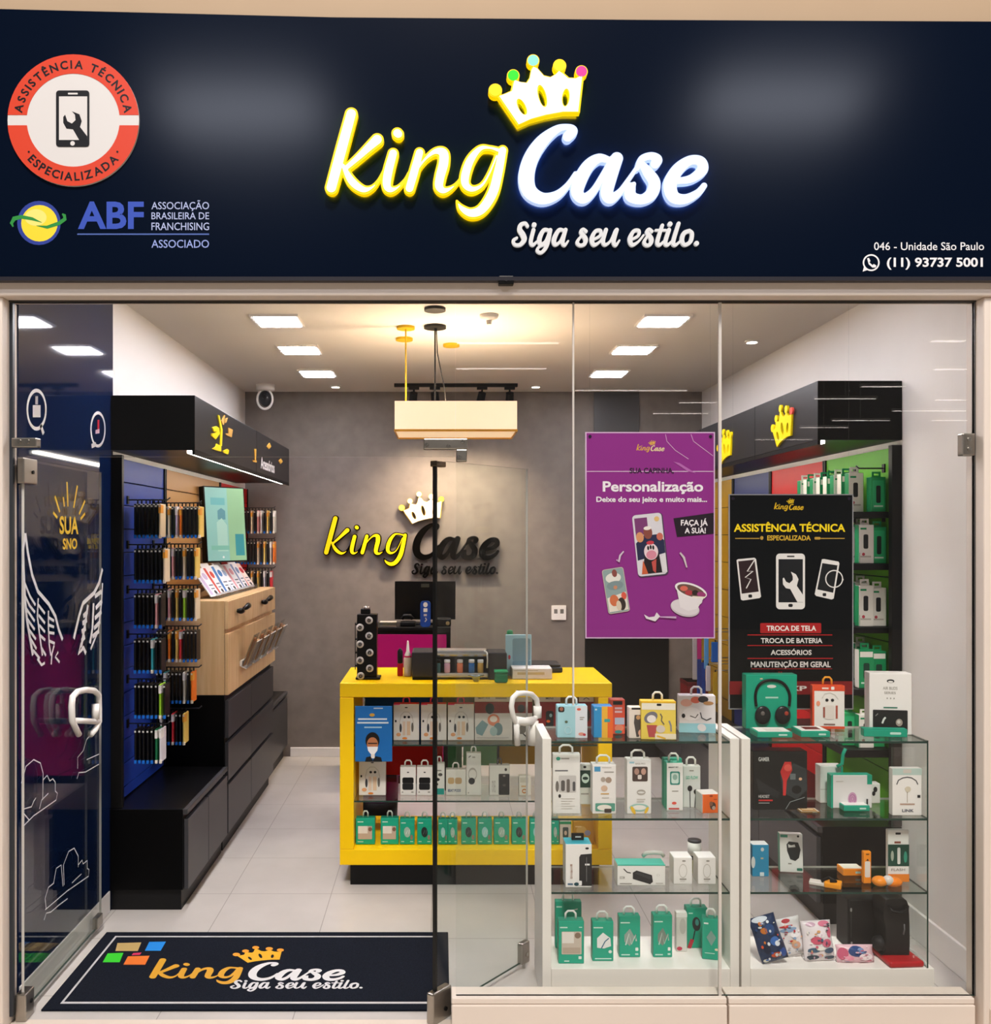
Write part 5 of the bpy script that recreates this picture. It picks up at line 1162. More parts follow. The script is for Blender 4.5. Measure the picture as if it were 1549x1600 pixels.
goods('phone_case_box', 'coral red case box with hanging slot on the top shelf', 'phone case box', (954, 1098, 977, 1152), Z1, '#e8593f', [('rr', .18, .04, .82, .15, .03, DK), ('r', .3, .22, .8, .28, '#f2c8c8'), ('r', .3, .32, .8, .38, '#f2c8c8'), ('rr', .3, .52, .95, .72, .04, '#b9c4d8'), ('e', .6, .82, .3, .1, '#e88a6a'), ('e', .55, .93, .25, .05, '#2f8f8f')], .05, '#c94a36', yaw=0, Y=Yz(1150, Z1)+.03)
goods('earphone_box', 'narrow white pack with a dark speaker print on the top shelf', 'earphone box', (983, 1105, 1011, 1154), Z1, '#e8ddd2', [('rr', .15, .02, .7, .08, .02, DK), ('p', [(.32, .25), (.7, .25), (.78, .5), (.55, .95), (.42, .95), (.28, .5)], '#4a4644'), ('e', .52, .33, .12, .07, '#c89a6a'), ('e', .72, .82, .2, .12, '#e8b49a')], .04, '#efe9e0')
goods('phone_case_box', 'yellow and white pack with a dark red cup print on the top shelf', 'phone case box', (1003, 1096, 1057, 1156), Z1, '#ecd15a', [('r', 0, 0, 1, .04, '#e8b820'), ('r', .02, .05, .98, .22, '#f0ead8'), ('rr', .45, .06, .58, .12, .02, DK), ('e', .28, .42, .2, .14, '#77747c', -25), ('e', .3, .46, .13, .1, '#efe7e2'), ('p', [(.16, .62), (.46, .62), (.4, .93), (.22, .93)], '#b8504e'), ('e', .56, .72, .13, .1, '#d8ccc0'), ('l', [(.55, .32), (.6, .4), (.58, .5), (.66, .6)], .035, '#6a6358'), ('l', [(.8, .5), (.85, .62), (.86, .78)], .045, '#8a8a92'), ('r', .4, .84, 1, .98, '#f2e6c8'), ('l', [(.45, .9), (.7, .97)], .05, '#e8b83a')], .05, '#e3bd2e', hang='#f2efe4', tabw=.035, yaw=-4)
goods('phone_case_box', 'pastel pack with pink and pale blue cat print on the top shelf', 'phone case box', (1063, 1086, 1119, 1144), Z1, '#e6e2e4', [('r', 0, .75, 1, 1, '#9fd8e6'), ('e', .2, .2, .16, .1, '#eab4a6'), ('e', .45, .12, .13, .09, '#e5715a'), ('e', .66, .1, .14, .09, '#2a2a30'), ('e', .35, .5, .25, .18, '#f4f0f2'), ('e', .62, .86, .12, .1, '#f2eef0', 20), ('l', [(.3, .55), (.45, .6), (.52, .5)], .025, DK), ('l', [(.58, .45), (.62, .6), (.75, .66), (.88, .6)], .03, '#3a3d44'), ('e', .12, .55, .05, .06, DK), ('e', .8, .2, .14, .05, '#b98a5a')], .05, '#d8d4da', hang='#e8e8ea', tabw=.04, Y=Yz(1145, Z1), yaw=-6)
# left unit, second shelf
FL = lambda b: [('e', .2, .08, .08, .03, '#3aa58c'), ('r', .3, .07, .6, .09, GY), ('r', .08, .27, .55, .29, '#6b6b70')]+b
goods('earphone_box', 'large white hanging pack picturing four grey earphones, second shelf', 'earphone box', (864, 1178, 907, 1272), Z2, '#ecebe8', FL([('rr', .22, .36, .85, .64, .05, '#c9c6c4'), ('rr', .3, .44, .44, .62, .06, '#5a5654'), ('rr', .5, .42, .62, .64, .05, '#6b6460'), ('rr', .72, .46, .82, .62, .05, '#5a5a5c'), ('e', .16, .54, .06, .09, '#77736f'), ('e', .25, .7, .05, .03, DK)]+lines(.3, .74, .5, 5, .04, LG, .008)), .03, '#dcdad6', hang='#efeeea', tabw=.05)
goods('earphone_box', 'small white pack with dark green disc behind the large white one', 'earphone box', (904, 1189, 924, 1252), Z2, '#dcdcd4', [('r', .02, .15, .98, .58, '#1b3a30'), ('o', .55, .35, .3, .12, .08, '#cfe0d4'), ('e', .5, .07, .12, .03, DK), ('r', .2, .72, .8, .75, GY)], .03, '#cfcfc6', Y=.31)
goods('earphone_box', 'white hanging pack with blue logo and gold earbuds, second shelf', 'earphone box', (926, 1195, 963, 1272), Z2, '#efecea', [('r', .08, .04, .34, .14, '#4a9ac9'), ('r', .4, .05, .8, .07, LG), ('r', .5, .14, .9, .16, GY), ('e', .45, .3, .1, .05, '#b0a49a'), ('e', .68, .31, .13, .06, '#a89282'), ('e', .5, .48, .14, .06, '#d8b8a0'), ('r', .35, .58, .7, .6, GD), ('r', .4, .66, .7, .68, LG), ('rr', .12, .78, .95, .94, .04, '#5aa08c'), ('e', .5, .87, .3, .06, '#f0ebe2'), ('rr', .5, .89, .8, .97, .04, '#4a3f3a')], .05, '#e0ddd8', hang='#f0eeea', tabw=.05)
goods('earphone_box', 'white hanging pack picturing brown earbuds and yellow tips, second shelf', 'earphone box', (980, 1187, 1018, 1272), Z2, '#ecebe9', [('r', .1, .04, .3, .07, '#9cc9d8'), ('t', 'BASS PRO', .35, .06, .75, .09, GY), ('rr', .22, .13, .85, .4, .06, '#4a3a36'), ('e', .4, .22, .1, .06, '#b08a7c'), ('e', .68, .22, .1, .06, '#c49a8a'), ('rr', .44, .28, .6, .36, .04, '#e2d8d2'), ('o', .58, .6, .18, .05, .03, '#b0aaa2'), ('r', .4, .72, .75, .74, LG), ('r', .4, .76, .7, .78, LG), ('e', .5, .88, .4, .07, '#9fcabf'), ('e', .5, .88, .28, .045, '#f2efe8'), ('e', .25, .93, .12, .05, '#efc23a', 30), ('e', .8, .93, .1, .04, '#efc23a', -30)], .05, '#dddbd6', hang='#f0eeea', tabw=.05)
goods('earphone_box', 'white and teal sided pack picturing a silver watch, second shelf', 'watch box', (1042, 1192, 1068, 1267), Z2, '#efeeec', [('t', 'SMART FIT', .1, .08, .7, .11, DK, True), ('rr', .2, .18, .8, .46, .1, '#2e8a7c'), ('rr', .28, .21, .72, .43, .1, '#cfe4dc'), ('e', .5, .3, .14, .06, '#8fb4a8'), ('r', .32, .58, .7, .6, GY), ('e', .45, .84, .14, .03, '#e25a4a'), ('r', .12, .94, .75, .97, '#c8403a')], .05, TEAL, hang='#f0eeea', tabw=.035)
goods('earphone_box', 'teal carton standing behind the silver watch pack', 'watch box', (1037, 1187, 1066, 1262), Z2, TEAL, [], .03, '#128a70', Y=.285)
goods('earphone_box', 'pale pack with two black earbud cords at the right of the second shelf', 'earphone box', (1068, 1191, 1095, 1256), Z2, '#dcdedb', [('r', .35, .1, .6, .13, GY), ('t', 'GO FLOW', .15, .24, .85, .32, '#5ab89c', True), ('e', .38, .54, .14, .07, DK), ('l', [(.38, .6), (.4, 1)], .05, DK), ('e', .72, .62, .12, .06, DK), ('l', [(.72, .66), (.66, 1)], .05, DK)], .03, '#cfd1cc', hang='#f0eeea', Y=.27, tabw=.035)
goods('gadget_cube', 'orange and white cube box with an earbud print, second shelf', 'gadget box', (1096, 1241, 1124, 1271), Z2, '#ef6a22', [('e', .5, .1, .1, .05, '#a03a1c'), ('e', .6, .62, .17, .2, '#4a3a32'), ('e', .5, .5, .1, .12, '#8a5a42'), ('e', .65, .72, .1, .1, '#b9a498'), ('r', .65, .26, .85, .3, '#b04a1c')], .07, '#eee7e2', '#f0ebe6', yaw=6)
# left unit, third shelf
goods('power_bank_box', 'white and black box with turquoise top and small black tag', 'gadget box', (884, 1319, 925, 1387), Z3_, '#efeeec', [('p', [(.52, .3), (.58, .24), (1, .22), (1, .96), (.52, .96)], '#1e2023'), ('e', .82, .1, .07, .025, DK), ('t', 'EXTREME', .18, .46, .26, .8, '#8a5a42'), ('r', .74, .45, .92, .49, '#e6e6e6'), ('l', [(.8, .3), (.8, .86)], .02, '#77777a'), ('e', .42, .92, .1, .04, '#1d4a55'), ('rr', .5, .84, .62, .95, .04, '#f2f2f2'), ('r', .08, .9, .28, .94, '#4a6a88')], .08, '#c9cbcc', '#3ab0c4')
tt = thing('price_tag', 'small black tag standing on the turquoise topped box', 'tag', (U(902.5, .23), .225, Z3_+.0005+(1387-1319)*rr(Yz(1387, Z3_))/KP)); MB().box(-.024, .024, -.006, .006, 0, .026, BLACKS, .002).prints(ffront(-.024, .026, -.006), [('r', .014, .01, .036, .015, '#d8d8d8')]).build('plate', tt)
goods('speaker_box', 'wide white and teal box picturing a black portable speaker', 'speaker box', (965, 1351, 1040, 1384), Z3_, '#eeedea', [('r', 0, 0, 1, .06, '#4ab8a4'), ('p', [(.32, .38), (.4, .28), (.72, .5), (.74, .82), (.68, .93), (.32, .68)], '#26272a'), ('p', [(.36, .42), (.42, .34), (.7, .55), (.68, .7)], '#3a3b3f'), ('l', [(.13, .2), (.2, .36), (.28, .4)], .02, '#1d1d1f'), ('t', 'BOOM', .05, .55, .15, .68, GY), ('r', .05, .88, .3, .92, GY), ('r', .8, .86, .95, .91, LG), ('o', .85, .5, .03, .06, .008, LG)], .07, '#dedcd6', '#4ab8a4')
tag(MB().tube([(-.04, 0, 0), (-.03, -.01, .014), (0, -.012, .018), (.03, -.008, .014), (.04, 0, 0)], .008, M('#d8d6d0', .2), 8).build('cable_coil'), 'pale cable coil lying on the portable speaker box', 'cable').location = (U(1020, .27), .26, Z3_+.093)
for k, (a, b) in enumerate(((1053, 1082), (1091, 1119))):
    goods('bulb_box', 'white cube box with grey line drawing, %s of the black-lidded canister' % ('left', 'right')[k], 'gadget box', (a, 1340, b, 1382), Z3_, '#efedeb', [('e', .55, .13, .1, .03, GY), ('o', .5, .5, .22, .26, .03, LG), ('r', .32, .78, .68, .83, GY), ('r', .35, .86, .6, .885, LG)], .07, '#e4e1dd', '#f4f2f0')
s_ = rr(.3)/KP
t = thing('smart_speaker', 'white cylinder with black top and base on a clear stand', 'speaker', (U(1085.5, .33), .33, Z3_+.0005)); r_ = 10.5*rr(.33)/KP
MB().cyl((0, 0, 0), (0, 0, .055), .012, .012, M('#b9b48a', .2), 14).build('stand', t)
MB().lathe([(r_*.6, .055), (r_*.97, .062), (r_, .075)], (0, 0, 0), BLACK).build('base', t); MB().lathe([(r_, .075), (r_, .125)], (0, 0, 0), WHITE).build('body', t); MB().lathe([(r_, .125), (r_*.98, .132), (r_*.9, .133)], (0, 0, 0), CHAR).build('top', t)
# left unit, base: teal boxes
T2 = '#17a587'
TW = [('r', .06, .14, .35, .17, '#bfe6da'), ('r', .8, .14, .92, .16, '#bfe6da'), ('rr', .12, .25, .9, .78, .03, '#cbbfb2'), ('r', .14, .26, .6, .52, '#e6e2dc'), ('e', .75, .34, .12, .07, '#8a7462'), ('r', .16, .62, .85, .76, '#b8a898'), ('rr', .78, .82, .9, .89, .02, '#dfeee8'), ('r', .22, .92, .42, .95, '#bfe6da')]
T3 = lambda c, e: [('r', .06, .14, .5, .17, '#bfe6da'), ('p', [(.5, .3), (.72, .5), (.5, .72), (.24, .62), (.24, .45)], c), ('l', [(.3, .7), (.46, .42), (.58, .68), (.78, .44), (.8, .6)], .06, e), ('rr', .76, .76, .9, .84, .03, '#e6efe9'), ('r', .1, .92, .5, .95, '#bfe6da'), ('r', .75, .9, .9, .94, '#bfe6da')]
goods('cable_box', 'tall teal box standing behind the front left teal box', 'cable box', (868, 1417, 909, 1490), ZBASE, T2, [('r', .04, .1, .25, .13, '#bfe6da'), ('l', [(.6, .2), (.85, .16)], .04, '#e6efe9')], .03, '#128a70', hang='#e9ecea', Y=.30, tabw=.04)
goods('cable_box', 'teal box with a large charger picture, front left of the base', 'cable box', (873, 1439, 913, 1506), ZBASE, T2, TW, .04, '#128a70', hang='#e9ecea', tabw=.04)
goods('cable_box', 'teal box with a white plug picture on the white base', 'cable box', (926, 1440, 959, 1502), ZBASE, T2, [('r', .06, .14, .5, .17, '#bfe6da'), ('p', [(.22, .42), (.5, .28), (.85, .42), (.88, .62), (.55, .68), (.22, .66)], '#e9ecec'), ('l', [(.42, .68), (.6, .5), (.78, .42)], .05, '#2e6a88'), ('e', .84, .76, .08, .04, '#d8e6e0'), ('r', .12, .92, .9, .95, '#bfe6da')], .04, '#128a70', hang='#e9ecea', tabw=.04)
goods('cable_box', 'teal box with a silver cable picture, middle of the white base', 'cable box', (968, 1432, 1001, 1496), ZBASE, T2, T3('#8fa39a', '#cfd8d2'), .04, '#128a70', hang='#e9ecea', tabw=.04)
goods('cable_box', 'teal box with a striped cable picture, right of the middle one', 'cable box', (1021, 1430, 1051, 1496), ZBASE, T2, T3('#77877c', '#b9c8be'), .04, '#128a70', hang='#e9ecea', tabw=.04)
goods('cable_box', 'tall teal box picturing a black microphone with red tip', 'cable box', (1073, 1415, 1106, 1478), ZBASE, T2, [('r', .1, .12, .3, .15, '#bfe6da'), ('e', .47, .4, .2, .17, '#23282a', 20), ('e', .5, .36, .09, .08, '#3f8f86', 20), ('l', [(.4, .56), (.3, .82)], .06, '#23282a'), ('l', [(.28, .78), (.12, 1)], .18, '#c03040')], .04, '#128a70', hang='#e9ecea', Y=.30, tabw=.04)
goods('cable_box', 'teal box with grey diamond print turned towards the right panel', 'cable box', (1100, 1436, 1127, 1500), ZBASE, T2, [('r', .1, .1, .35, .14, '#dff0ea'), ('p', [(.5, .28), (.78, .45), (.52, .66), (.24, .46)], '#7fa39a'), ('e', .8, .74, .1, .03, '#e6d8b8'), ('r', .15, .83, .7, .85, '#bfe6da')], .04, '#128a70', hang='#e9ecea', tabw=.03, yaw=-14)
goods('earphone_box', 'pale pack with pink corner behind the microphone box', 'earphone box', (1057, 1427, 1074, 1488), ZBASE, '#d9d6d0', [('r', 0, .02, 1, .12, '#efedea'), ('e', .6, .35, .3, .2, '#c4c0ba'), ('e', .3, .92, .25, .05, '#c8405a')], .03, '#cfccc6', Y=.27)

# --- right unit, top shelf
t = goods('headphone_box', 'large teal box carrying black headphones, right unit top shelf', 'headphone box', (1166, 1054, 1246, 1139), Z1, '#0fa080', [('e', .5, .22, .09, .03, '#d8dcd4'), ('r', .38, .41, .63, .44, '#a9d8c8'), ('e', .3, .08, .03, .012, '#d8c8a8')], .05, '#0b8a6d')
sc_ = rr(Yz(1139, Z1))/KP; w_, h_ = 80*sc_, 85*sc_
hp = [(-.305, .42), (-.32, .62), (-.27, .78), (-.16, .87), (.0, .895), (.16, .87), (.28, .78), (.35, .62), (.34, .42)]
m = MB().tube([(x*w_, -.028, z*h_) for x, z in [(p[0], p[1]) for p in spline([(a, b, 0) for a, b in hp], 4)]], .0058, BLACK, 8); hph = m.build('headphones', t); tag(hph, 'black over-ear headphones')
for x in (-.185, .205): MB().ell((x*w_, -.034, .26*h_), .155*w_, .012, .17*h_, M('#17181b', .3)).ell((x*w_+(.05*w_ if x > 0 else -.02*w_), -.045, .3*h_), .04*w_, .003, .04*h_, M('#a03a2a' if x > 0 else '#6b6460', .4)).build('ear_cup', hph)
goods('headphone_box', 'tilted red and white pack picturing headphones, by the poster', 'headphone box', (1271, 1071, 1320, 1139), Z1, '#f0ebe6', [('r', 0, 0, 1, .13, '#e2502f'), ('r', 0, 0, .06, 1, '#e2502f'), ('r', 0, .94, 1, 1, '#e2502f'), ('r', .3, .05, .5, .09, '#f2d8d0'), ('rr', .58, .03, .68, .1, .02, '#f2f0f0'), ('l', [(.3, .3), (.38, .2), (.55, .17), (.7, .22), (.8, .32)], .02, LG), ('e', .45, .34, .05, .035, DK), ('e', .62, .34, .05, .035, DK), ('e', .18, .42, .06, .06, '#ef9a7c'), ('rr', .38, .46, .68, .78, .06, '#e6dcd4'), ('r', .33, .5, .39, .74, '#a0564a'), ('r', .72, .46, .78, .76, '#b0503f'), ('r', .35, .88, .7, .91, '#8a6a64')], .03, '#d8482a', '#e2502f', '#efa02a', yaw=-5)
goods('earbud_box', 'large white box with black picture window at the right end of the shelf', 'earbud box', (1362, 1052, 1425, 1148), Z1, '#f0eeec', [('e', .5, .13, .09, .03, '#3a3a3c'), ('e', .5, .14, .06, .015, '#f0eeec'), ('t', 'AIR BUDS', .32, .22, .66, .27, GY), ('t', 'SERIES', .35, .3, .62, .34, GY), ('e', .42, .41, .015, .012, GY), ('e', .5, .41, .015, .012, GY), ('e', .58, .41, .015, .012, GY), ('r', .33, .55, .66, .57, '#2e7a66'), ('rr', .08, .6, .9, .98, .02, '#191b1e'), ('l', [(.3, .82), (.34, .75), (.38, .72)], .045, '#e0e0e0'), ('e', .7, .8, .08, .06, '#a89a90'), ('e', .69, .79, .04, .03, '#d8d0ca'), ('l', [(.14, .7), (.2, .66)], .02, '#8a8a8a')], .06, '#e3e0dd', yaw=-7)
lying('gadget_carton', 'flat teal carton lying in front of the black headphones', 'gadget box', 1184, 1239, 1153, Z1, .09, .022, TEAL, [('r', .3, .3, .75, .8, '#dcd8d2')])
lying('gadget_carton', 'flat teal carton with dark red window beside the red pack', 'gadget box', 1252, 1298, 1152.5, Z1, .1, .024, TEAL, [('r', .25, .2, .8, .7, '#6a2420')])
lying('gadget_carton', 'long flat teal carton lying before the large white box', 'gadget box', 1352, 1418, 1152, Z1, .035, .03, TEAL, [('r', 0, 0, 1, 1, TEAL)], yaw=-5)
# right unit, second shelf
goods('headset_box', 'large black box picturing a headset with red glow', 'headset box', (1177, 1174, 1262, 1266), Z2, '#151719', [('t', 'GAMER', .1, .1, .3, .17, '#cfcfcf', True), ('p', [(.05, .45), (.3, .6), (.5, .7), (.45, .8), (.1, .66)], '#26282b'), ('p', [(.5, .4), (.75, .2), (.98, .3), (1, .65), (.8, .82), (.55, .7)], '#33383b'), ('p', [(.5, .35), (.58, .18), (.7, .18), (.72, .32), (.62, .5), (.6, .75), (.55, .75), (.55, .5)], '#c83030'), ('e', .64, .28, .07, .06, '#e0584e'), ('e', .8, .65, .09, .07, '#0e1011'), ('e', .87, .47, .03, .025, '#e0b08a'), ('r', .68, .38, .78, .48, '#6b7476'), ('l', [(.95, .78), (.68, .86), (.6, .98)], .012, '#8a9496'), ('t', 'HEADSET', .1, .74, .3, .79, '#d8d8d8'), ('r', .1, .82, .36, .845, '#c83030'), ('r', .1, .87, .3, .885, '#9a9a9a')], .07, '#0b0c0e')
lying('gift_card', 'small gold card lying at the foot of the black headset box', 'card', 1252, 1282, 1271, Z2, .05, .006, '#8a6a3c', [('r', .1, .1, .9, .9, '#b98a4a'), ('r', .2, .3, .8, .5, '#e6d8b8')])
goods('earbud_box', 'white house-shaped box behind the fingerprint box', 'gadget box', (1282, 1198, 1318, 1256), Z2, '#eceae8', [('e', .35, .45, .06, .06, DK), ('r', .0, .62, 1, .64, LG)], .05, '#dfdcd8', Y=.33)
goods('earbud_box', 'white box with earbud print right of the fingerprint box', 'gadget box', (1350, 1224, 1376, 1255), Z2, '#e6e4e0', [('e', .7, .3, .12, .14, DK), ('e', .6, .5, .1, .12, DK)], .04, '#d6d3ce', Y=.325)
goods('fingerprint_box', 'white box with teal edges and violet fingerprint-like print', 'gadget box', (1299, 1211, 1363, 1263), Z2, '#e3e1e1', [('r', 0, 0, .05, 1, TEAL), ('r', .88, 0, 1, .28, TEAL), ('e', .52, .72, .11, .2, '#c79ab8'), ('o', .52, .72, .08, .14, .02, '#a86a98'), ('o', .52, .72, .04, .07, .014, '#a86a98'), ('r', .4, .92, .7, .98, '#3a3a3c'), ('r', .86, .72, .9, .92, DK), ('r', .12, .18, .3, .2, LG)], .04, TEAL, TEAL)
lying('gadget_carton', 'teal carton with white lid in front of the fingerprint box', 'gadget box', 1319, 1360, 1268, Z2, .085, .022, TEAL, [('r', .3, .05, .8, .14, '#4a4a4c')], '#eeebe8')
t = thing('cable_stub', 'short teal cable hook rising above the fingerprint box', 'cable', (U(1317, .31), .315, Z2+.0005)); MB().cyl((0, 0, 0), (0, 0, .15), .004, .004, TEAL, 8).tube([(-.02, 0, .15), (0, 0, .16), (.004, 0, .2), (.012, -.004, .222)], .007, M(TEAL, .35), 8).build('hook', t)
goods('headphone_box', 'white hanging pack with headband sketch at the right end, second shelf', 'headphone box', (1395, 1197, 1441, 1271), Z2, '#f0eeeb', [('r', 0, 0, 1, .14, '#b9cfc8'), ('rr', .36, .02, .64, .1, .02, '#cfc9c0'), ('l', [(.14, .34), (.2, .25), (.35, .2), (.5, .185), (.65, .2), (.8, .26), (.86, .34)], .035, '#4a4a4e'), ('l', [(.5, .72), (.5, .5), (.42, .42)], .02, '#a89c88'), ('l', [(.5, .52), (.6, .4)], .02, '#a89c88'), ('e', .52, .44, .1, .06, '#d6cdb8'), ('r', .25, .74, .75, .77, '#b89a8a'), ('t', 'LINK', .32, .86, .72, .92, '#55586a', True), ('r', .84, .56, .94, .62, DK)], .03, '#e0ded9', Y=.165)
# right unit, third shelf
goods('phone_case_box', 'blue box with white cap at the left of the third shelf', 'gadget box', (1176, 1320, 1202, 1370), Z3_, '#2390bf', [('e', .6, .15, .1, .06, '#cfd8da'), ('r', .5, .4, .66, .45, '#c9bfa0'), ('e', .05, .55, .12, .18, '#dfe6e8'), ('rr', .45, .86, .7, .98, .03, '#d9ecf2')], .05, '#1f80ac', '#eceef0')
goods('phone_case_box', 'leaning white pack with black phone case window, third shelf', 'phone case box', (1221, 1305, 1256, 1364), Z3_, '#ecebe9', [('r', .04, .03, .35, .1, '#4aa58c'), ('e', .8, .06, .05, .03, DK), ('p', [(.3, .28), (.4, .2), (.8, .22), (.9, .4), (.82, .62), (.66, .7), (.45, .66), (.32, .45)], '#23272a'), ('p', [(.36, .27), (.5, .3), (.65, .27), (.68, .34), (.38, .36)], '#d8d8d6'), ('r', .35, .76, .5, .79, GY), ('rr', .72, .88, .96, .95, .03, '#2e7a66')], .035, '#1f8a6c', '#f0eeea', yaw=-8, lean=5)
t = thing('cable_pack', 'orange and black cable pack lying on the third shelf', 'cable pack', (U(1289, .2), .2, Z3_+.0005), (0, 0, math.radians(-28)))
MB().box(-.055, .005, -.02, .02, 0, .012, M('#d9d4cc', .4), .003).box(.0, .06, -.026, .026, 0, .02, M('#ef9a1c', .4), .004).build('sleeve', t); MB().tube([(-.01, -.01, .018), (.015, .01, .028), (.04, -.012, .026), (.02, -.016, .024)], .006, BLACK, 8).build('cable', t)
lying('gadget_carton', 'flat orange carton beside the upright orange stick', 'gadget box', 1318, 1350, 1369, Z3_, .06, .028, '#ef8f1f', [('r', .05, .1, .9, .85, '#e4e0d2')], '#e4e0d2')
goods('stick_pack', 'narrow upright orange pack with white window', 'gadget box', (1350, 1331, 1362, 1381), Z3_, '#f09018', [('rr', .15, .3, .85, .8, .15, '#dfdcd6'), ('p', [(.3, .28), (.5, .22), (.7, .28)], DK), ('r', .3, .06, .7, .1, '#7a4a10')], .02)
t = thing('charger_pack', 'orange blister pack with clear lid before the green and white card', 'charger pack', (U(1389, .17), .19, Z3_+.0005))
MB().ell((-.024, 0, .02), .03, .025, .019, M('#f0912a', .35)).ell((.028, -.004, .018), .032, .022, .018, M('#ee8420', .35)).build('blister', t); MB().ell((.004, -.008, .026), .02, .018, .018, M('#d8d4d0', .15)).build('bubble', t)
goods('cable_box', 'green, white and orange hanging card at the right of the third shelf', 'cable box', (1388, 1294, 1421, 1375), Z3_, '#f0efec', [('r', 0, .28, 1, .7, '#1d4a3c'), ('rr', .35, .05, .6, .09, .02, DK), ('r', .3, .22, .6, .26, '#8a4a3c'), ('e', .2, .5, .07, .1, '#a9b8a8'), ('rr', .44, .34, .58, .66, .05, '#dfe3dd'), ('e', .82, .52, .08, .11, '#3a9a80'), ('t', 'FLASH', .15, .74, .8, .79, GY), ('r', 0, .85, 1, 1, '#f08a2a')], .02, '#e0dfda', Y=.235)
# right unit, base
def bag(name, label, cat, px, z, c, shapes, d=.04, yaw=0, lean=0, Y=None, roll=0, seed=1):
    x0, y0, x1, y1 = px
    if Y is None: Y = Yz(y1, z)
    s = rr(Y)/KP; w_ = (x1-x0)*s; h = (y1-y0)*s; n = 10
    t = thing(name, label, cat, (U((x0+x1)/2, Y), Y+d/2, z+.001+w_/2*math.sin(abs(math.radians(roll)))), (math.radians(-lean), math.radians(roll), math.radians(yaw)))
    rnd = random.Random(seed)
    shapes = shapes+[(rnd.uniform(.1, .9), rnd.uniform(.08, .94), rnd.uniform(.02, .07), rnd.uniform(.01, .045), rnd.choice([q[4] for q in shapes])) for _ in range(26)]
    vs_ = []; fs = []
    f = lambda u, v: d/2*max(0.06, (1-abs(2*u-1)**3)*(1-abs(2*v-1)**4))*(1+.18*math.sin(9*u+5*v))
    for sgn in (-1, 1):
        for j in range(n+1):
            for i in range(n+1):
                u, v = i/n, j/n; vs_.append(((u-.5)*w_*(1+.03*math.sin(7*v)), sgn*f(u, v), v*h))
    o = (n+1)**2
    for j in range(n):
        for i in range(n):
            a = j*(n+1)+i; fs.append((a, a+1, a+n+2, a+n+1)); fs.append((o+a, o+a+n+1, o+a+n+2, o+a+1))
    for i in range(n):
        fs.append((i, o+i, o+i+1, i+1)); a = n*(n+1)+i; fs.append((a, a+1, o+a+1, o+a))
        a = i*(n+1); fs.append((a, a+n+1, o+a+n+1, o+a)); a = i*(n+1)+n; fs.append((a, o+a, o+a+n+1, a+n+1))
    m = MB().add(vs_, fs, M(c, .28), True); m.build('pouch', t)
    pm = MB()
    for k, (cx_, cy_, rx, ry, cc) in enumerate(shapes):          # printed patches that follow the pouch
        ring = [(cx_+rx*q*math.cos(2*PI*i/14), cy_+ry*q*math.sin(2*PI*i/14)) for q in (1, .5) for i in range(14)]+[(cx_, cy_)]
        pv = [((u-.5)*w_*(1+.03*math.sin(7*(1-v))), -f(min(max(u, 0), 1), 1-min(max(v, 0), 1))-.0012-.0003*k, (1-v)*h) for u, v in ring]
        pf = [(i, 14+i, 14+(i+1) % 14, (i+1) % 14) for i in range(14)]+[(14+i, 28, 14+(i+1) % 14) for i in range(14)]
        pm.add(pv, pf, M(cc, .28), True)
    pm.build('print', t); return t
bag('printed_pouch', 'shiny blue pouch with white and orange print, left on the base', 'pouch', (1195, 1447, 1237, 1515), ZBASE, '#1f3458', [(.4, .06, .3, .06, '#cfd8e2'), (.4, .3, .14, .07, '#c8742c'), (.62, .3, .2, .12, '#26477a'), (.66, .56, .18, .1, '#3a6ab4'), (.72, .62, .1, .06, '#dfe6ee'), (.58, .86, .2, .06, '#d8582c'), (.85, .85, .12, .1, '#2a4f9a'), (.15, .94, .1, .04, '#d8d8c8'), (.3, .7, .12, .1, '#16233c')], .05, yaw=0, lean=14, Y=.14, roll=-16, seed=3)
bag('printed_pouch', 'white pouch with red stripe and blue sky print', 'pouch', (1222, 1452, 1266, 1507), ZBASE, '#e6e2e4', [(.5, .07, .16, .05, '#c0404a'), (.5, .3, .32, .06, '#8aa4c4'), (.45, .2, .25, .03, '#c03a3a'), (.62, .72, .15, .1, '#d8a48a'), (.55, .62, .1, .06, '#e6b48a'), (.75, .92, .2, .04, '#b8b4b4'), (.7, .45, .2, .08, '#f2f0f4')], .04, yaw=0, lean=12, Y=.2, roll=-12, seed=5)
bag('printed_pouch', 'white pouch with pink flower print', 'pouch', (1262, 1449, 1308, 1508), ZBASE, '#e9e2e6', [(.75, .08, .2, .07, '#d87a94'), (.3, .08, .16, .05, '#c9a8bc'), (.9, .3, .08, .14, '#d0607e'), (.6, .3, .16, .12, '#efe8ee'), (.42, .48, .2, .1, '#d05a74'), (.75, .55, .18, .1, '#d46a84'), (.3, .72, .2, .06, '#46627a'), (.8, .74, .18, .07, '#3f5670'), (.5, .68, .14, .05, '#f2efe8'), (.25, .9, .2, .06, '#33414e'), (.8, .92, .18, .05, '#3a4a58'), (.5, .86, .08, .04, '#d8a06a')], .04, yaw=0, lean=12, Y=.17, roll=-3, seed=8)
bag('printed_pouch', 'pink and blue pouch slumped low beside the black speaker', 'pouch', (1312, 1484, 1370, 1510), ZBASE, '#e2bcc6', [(.15, .5, .14, .35, '#c8607c'), (.5, .35, .22, .3, '#2f4a80'), (.62, .3, .1, .15, '#7a94c0'), (.75, .65, .2, .2, '#efdfe4'), (.3, .75, .12, .14, '#e89ab0')], .04, yaw=0, lean=16, Y=.16)
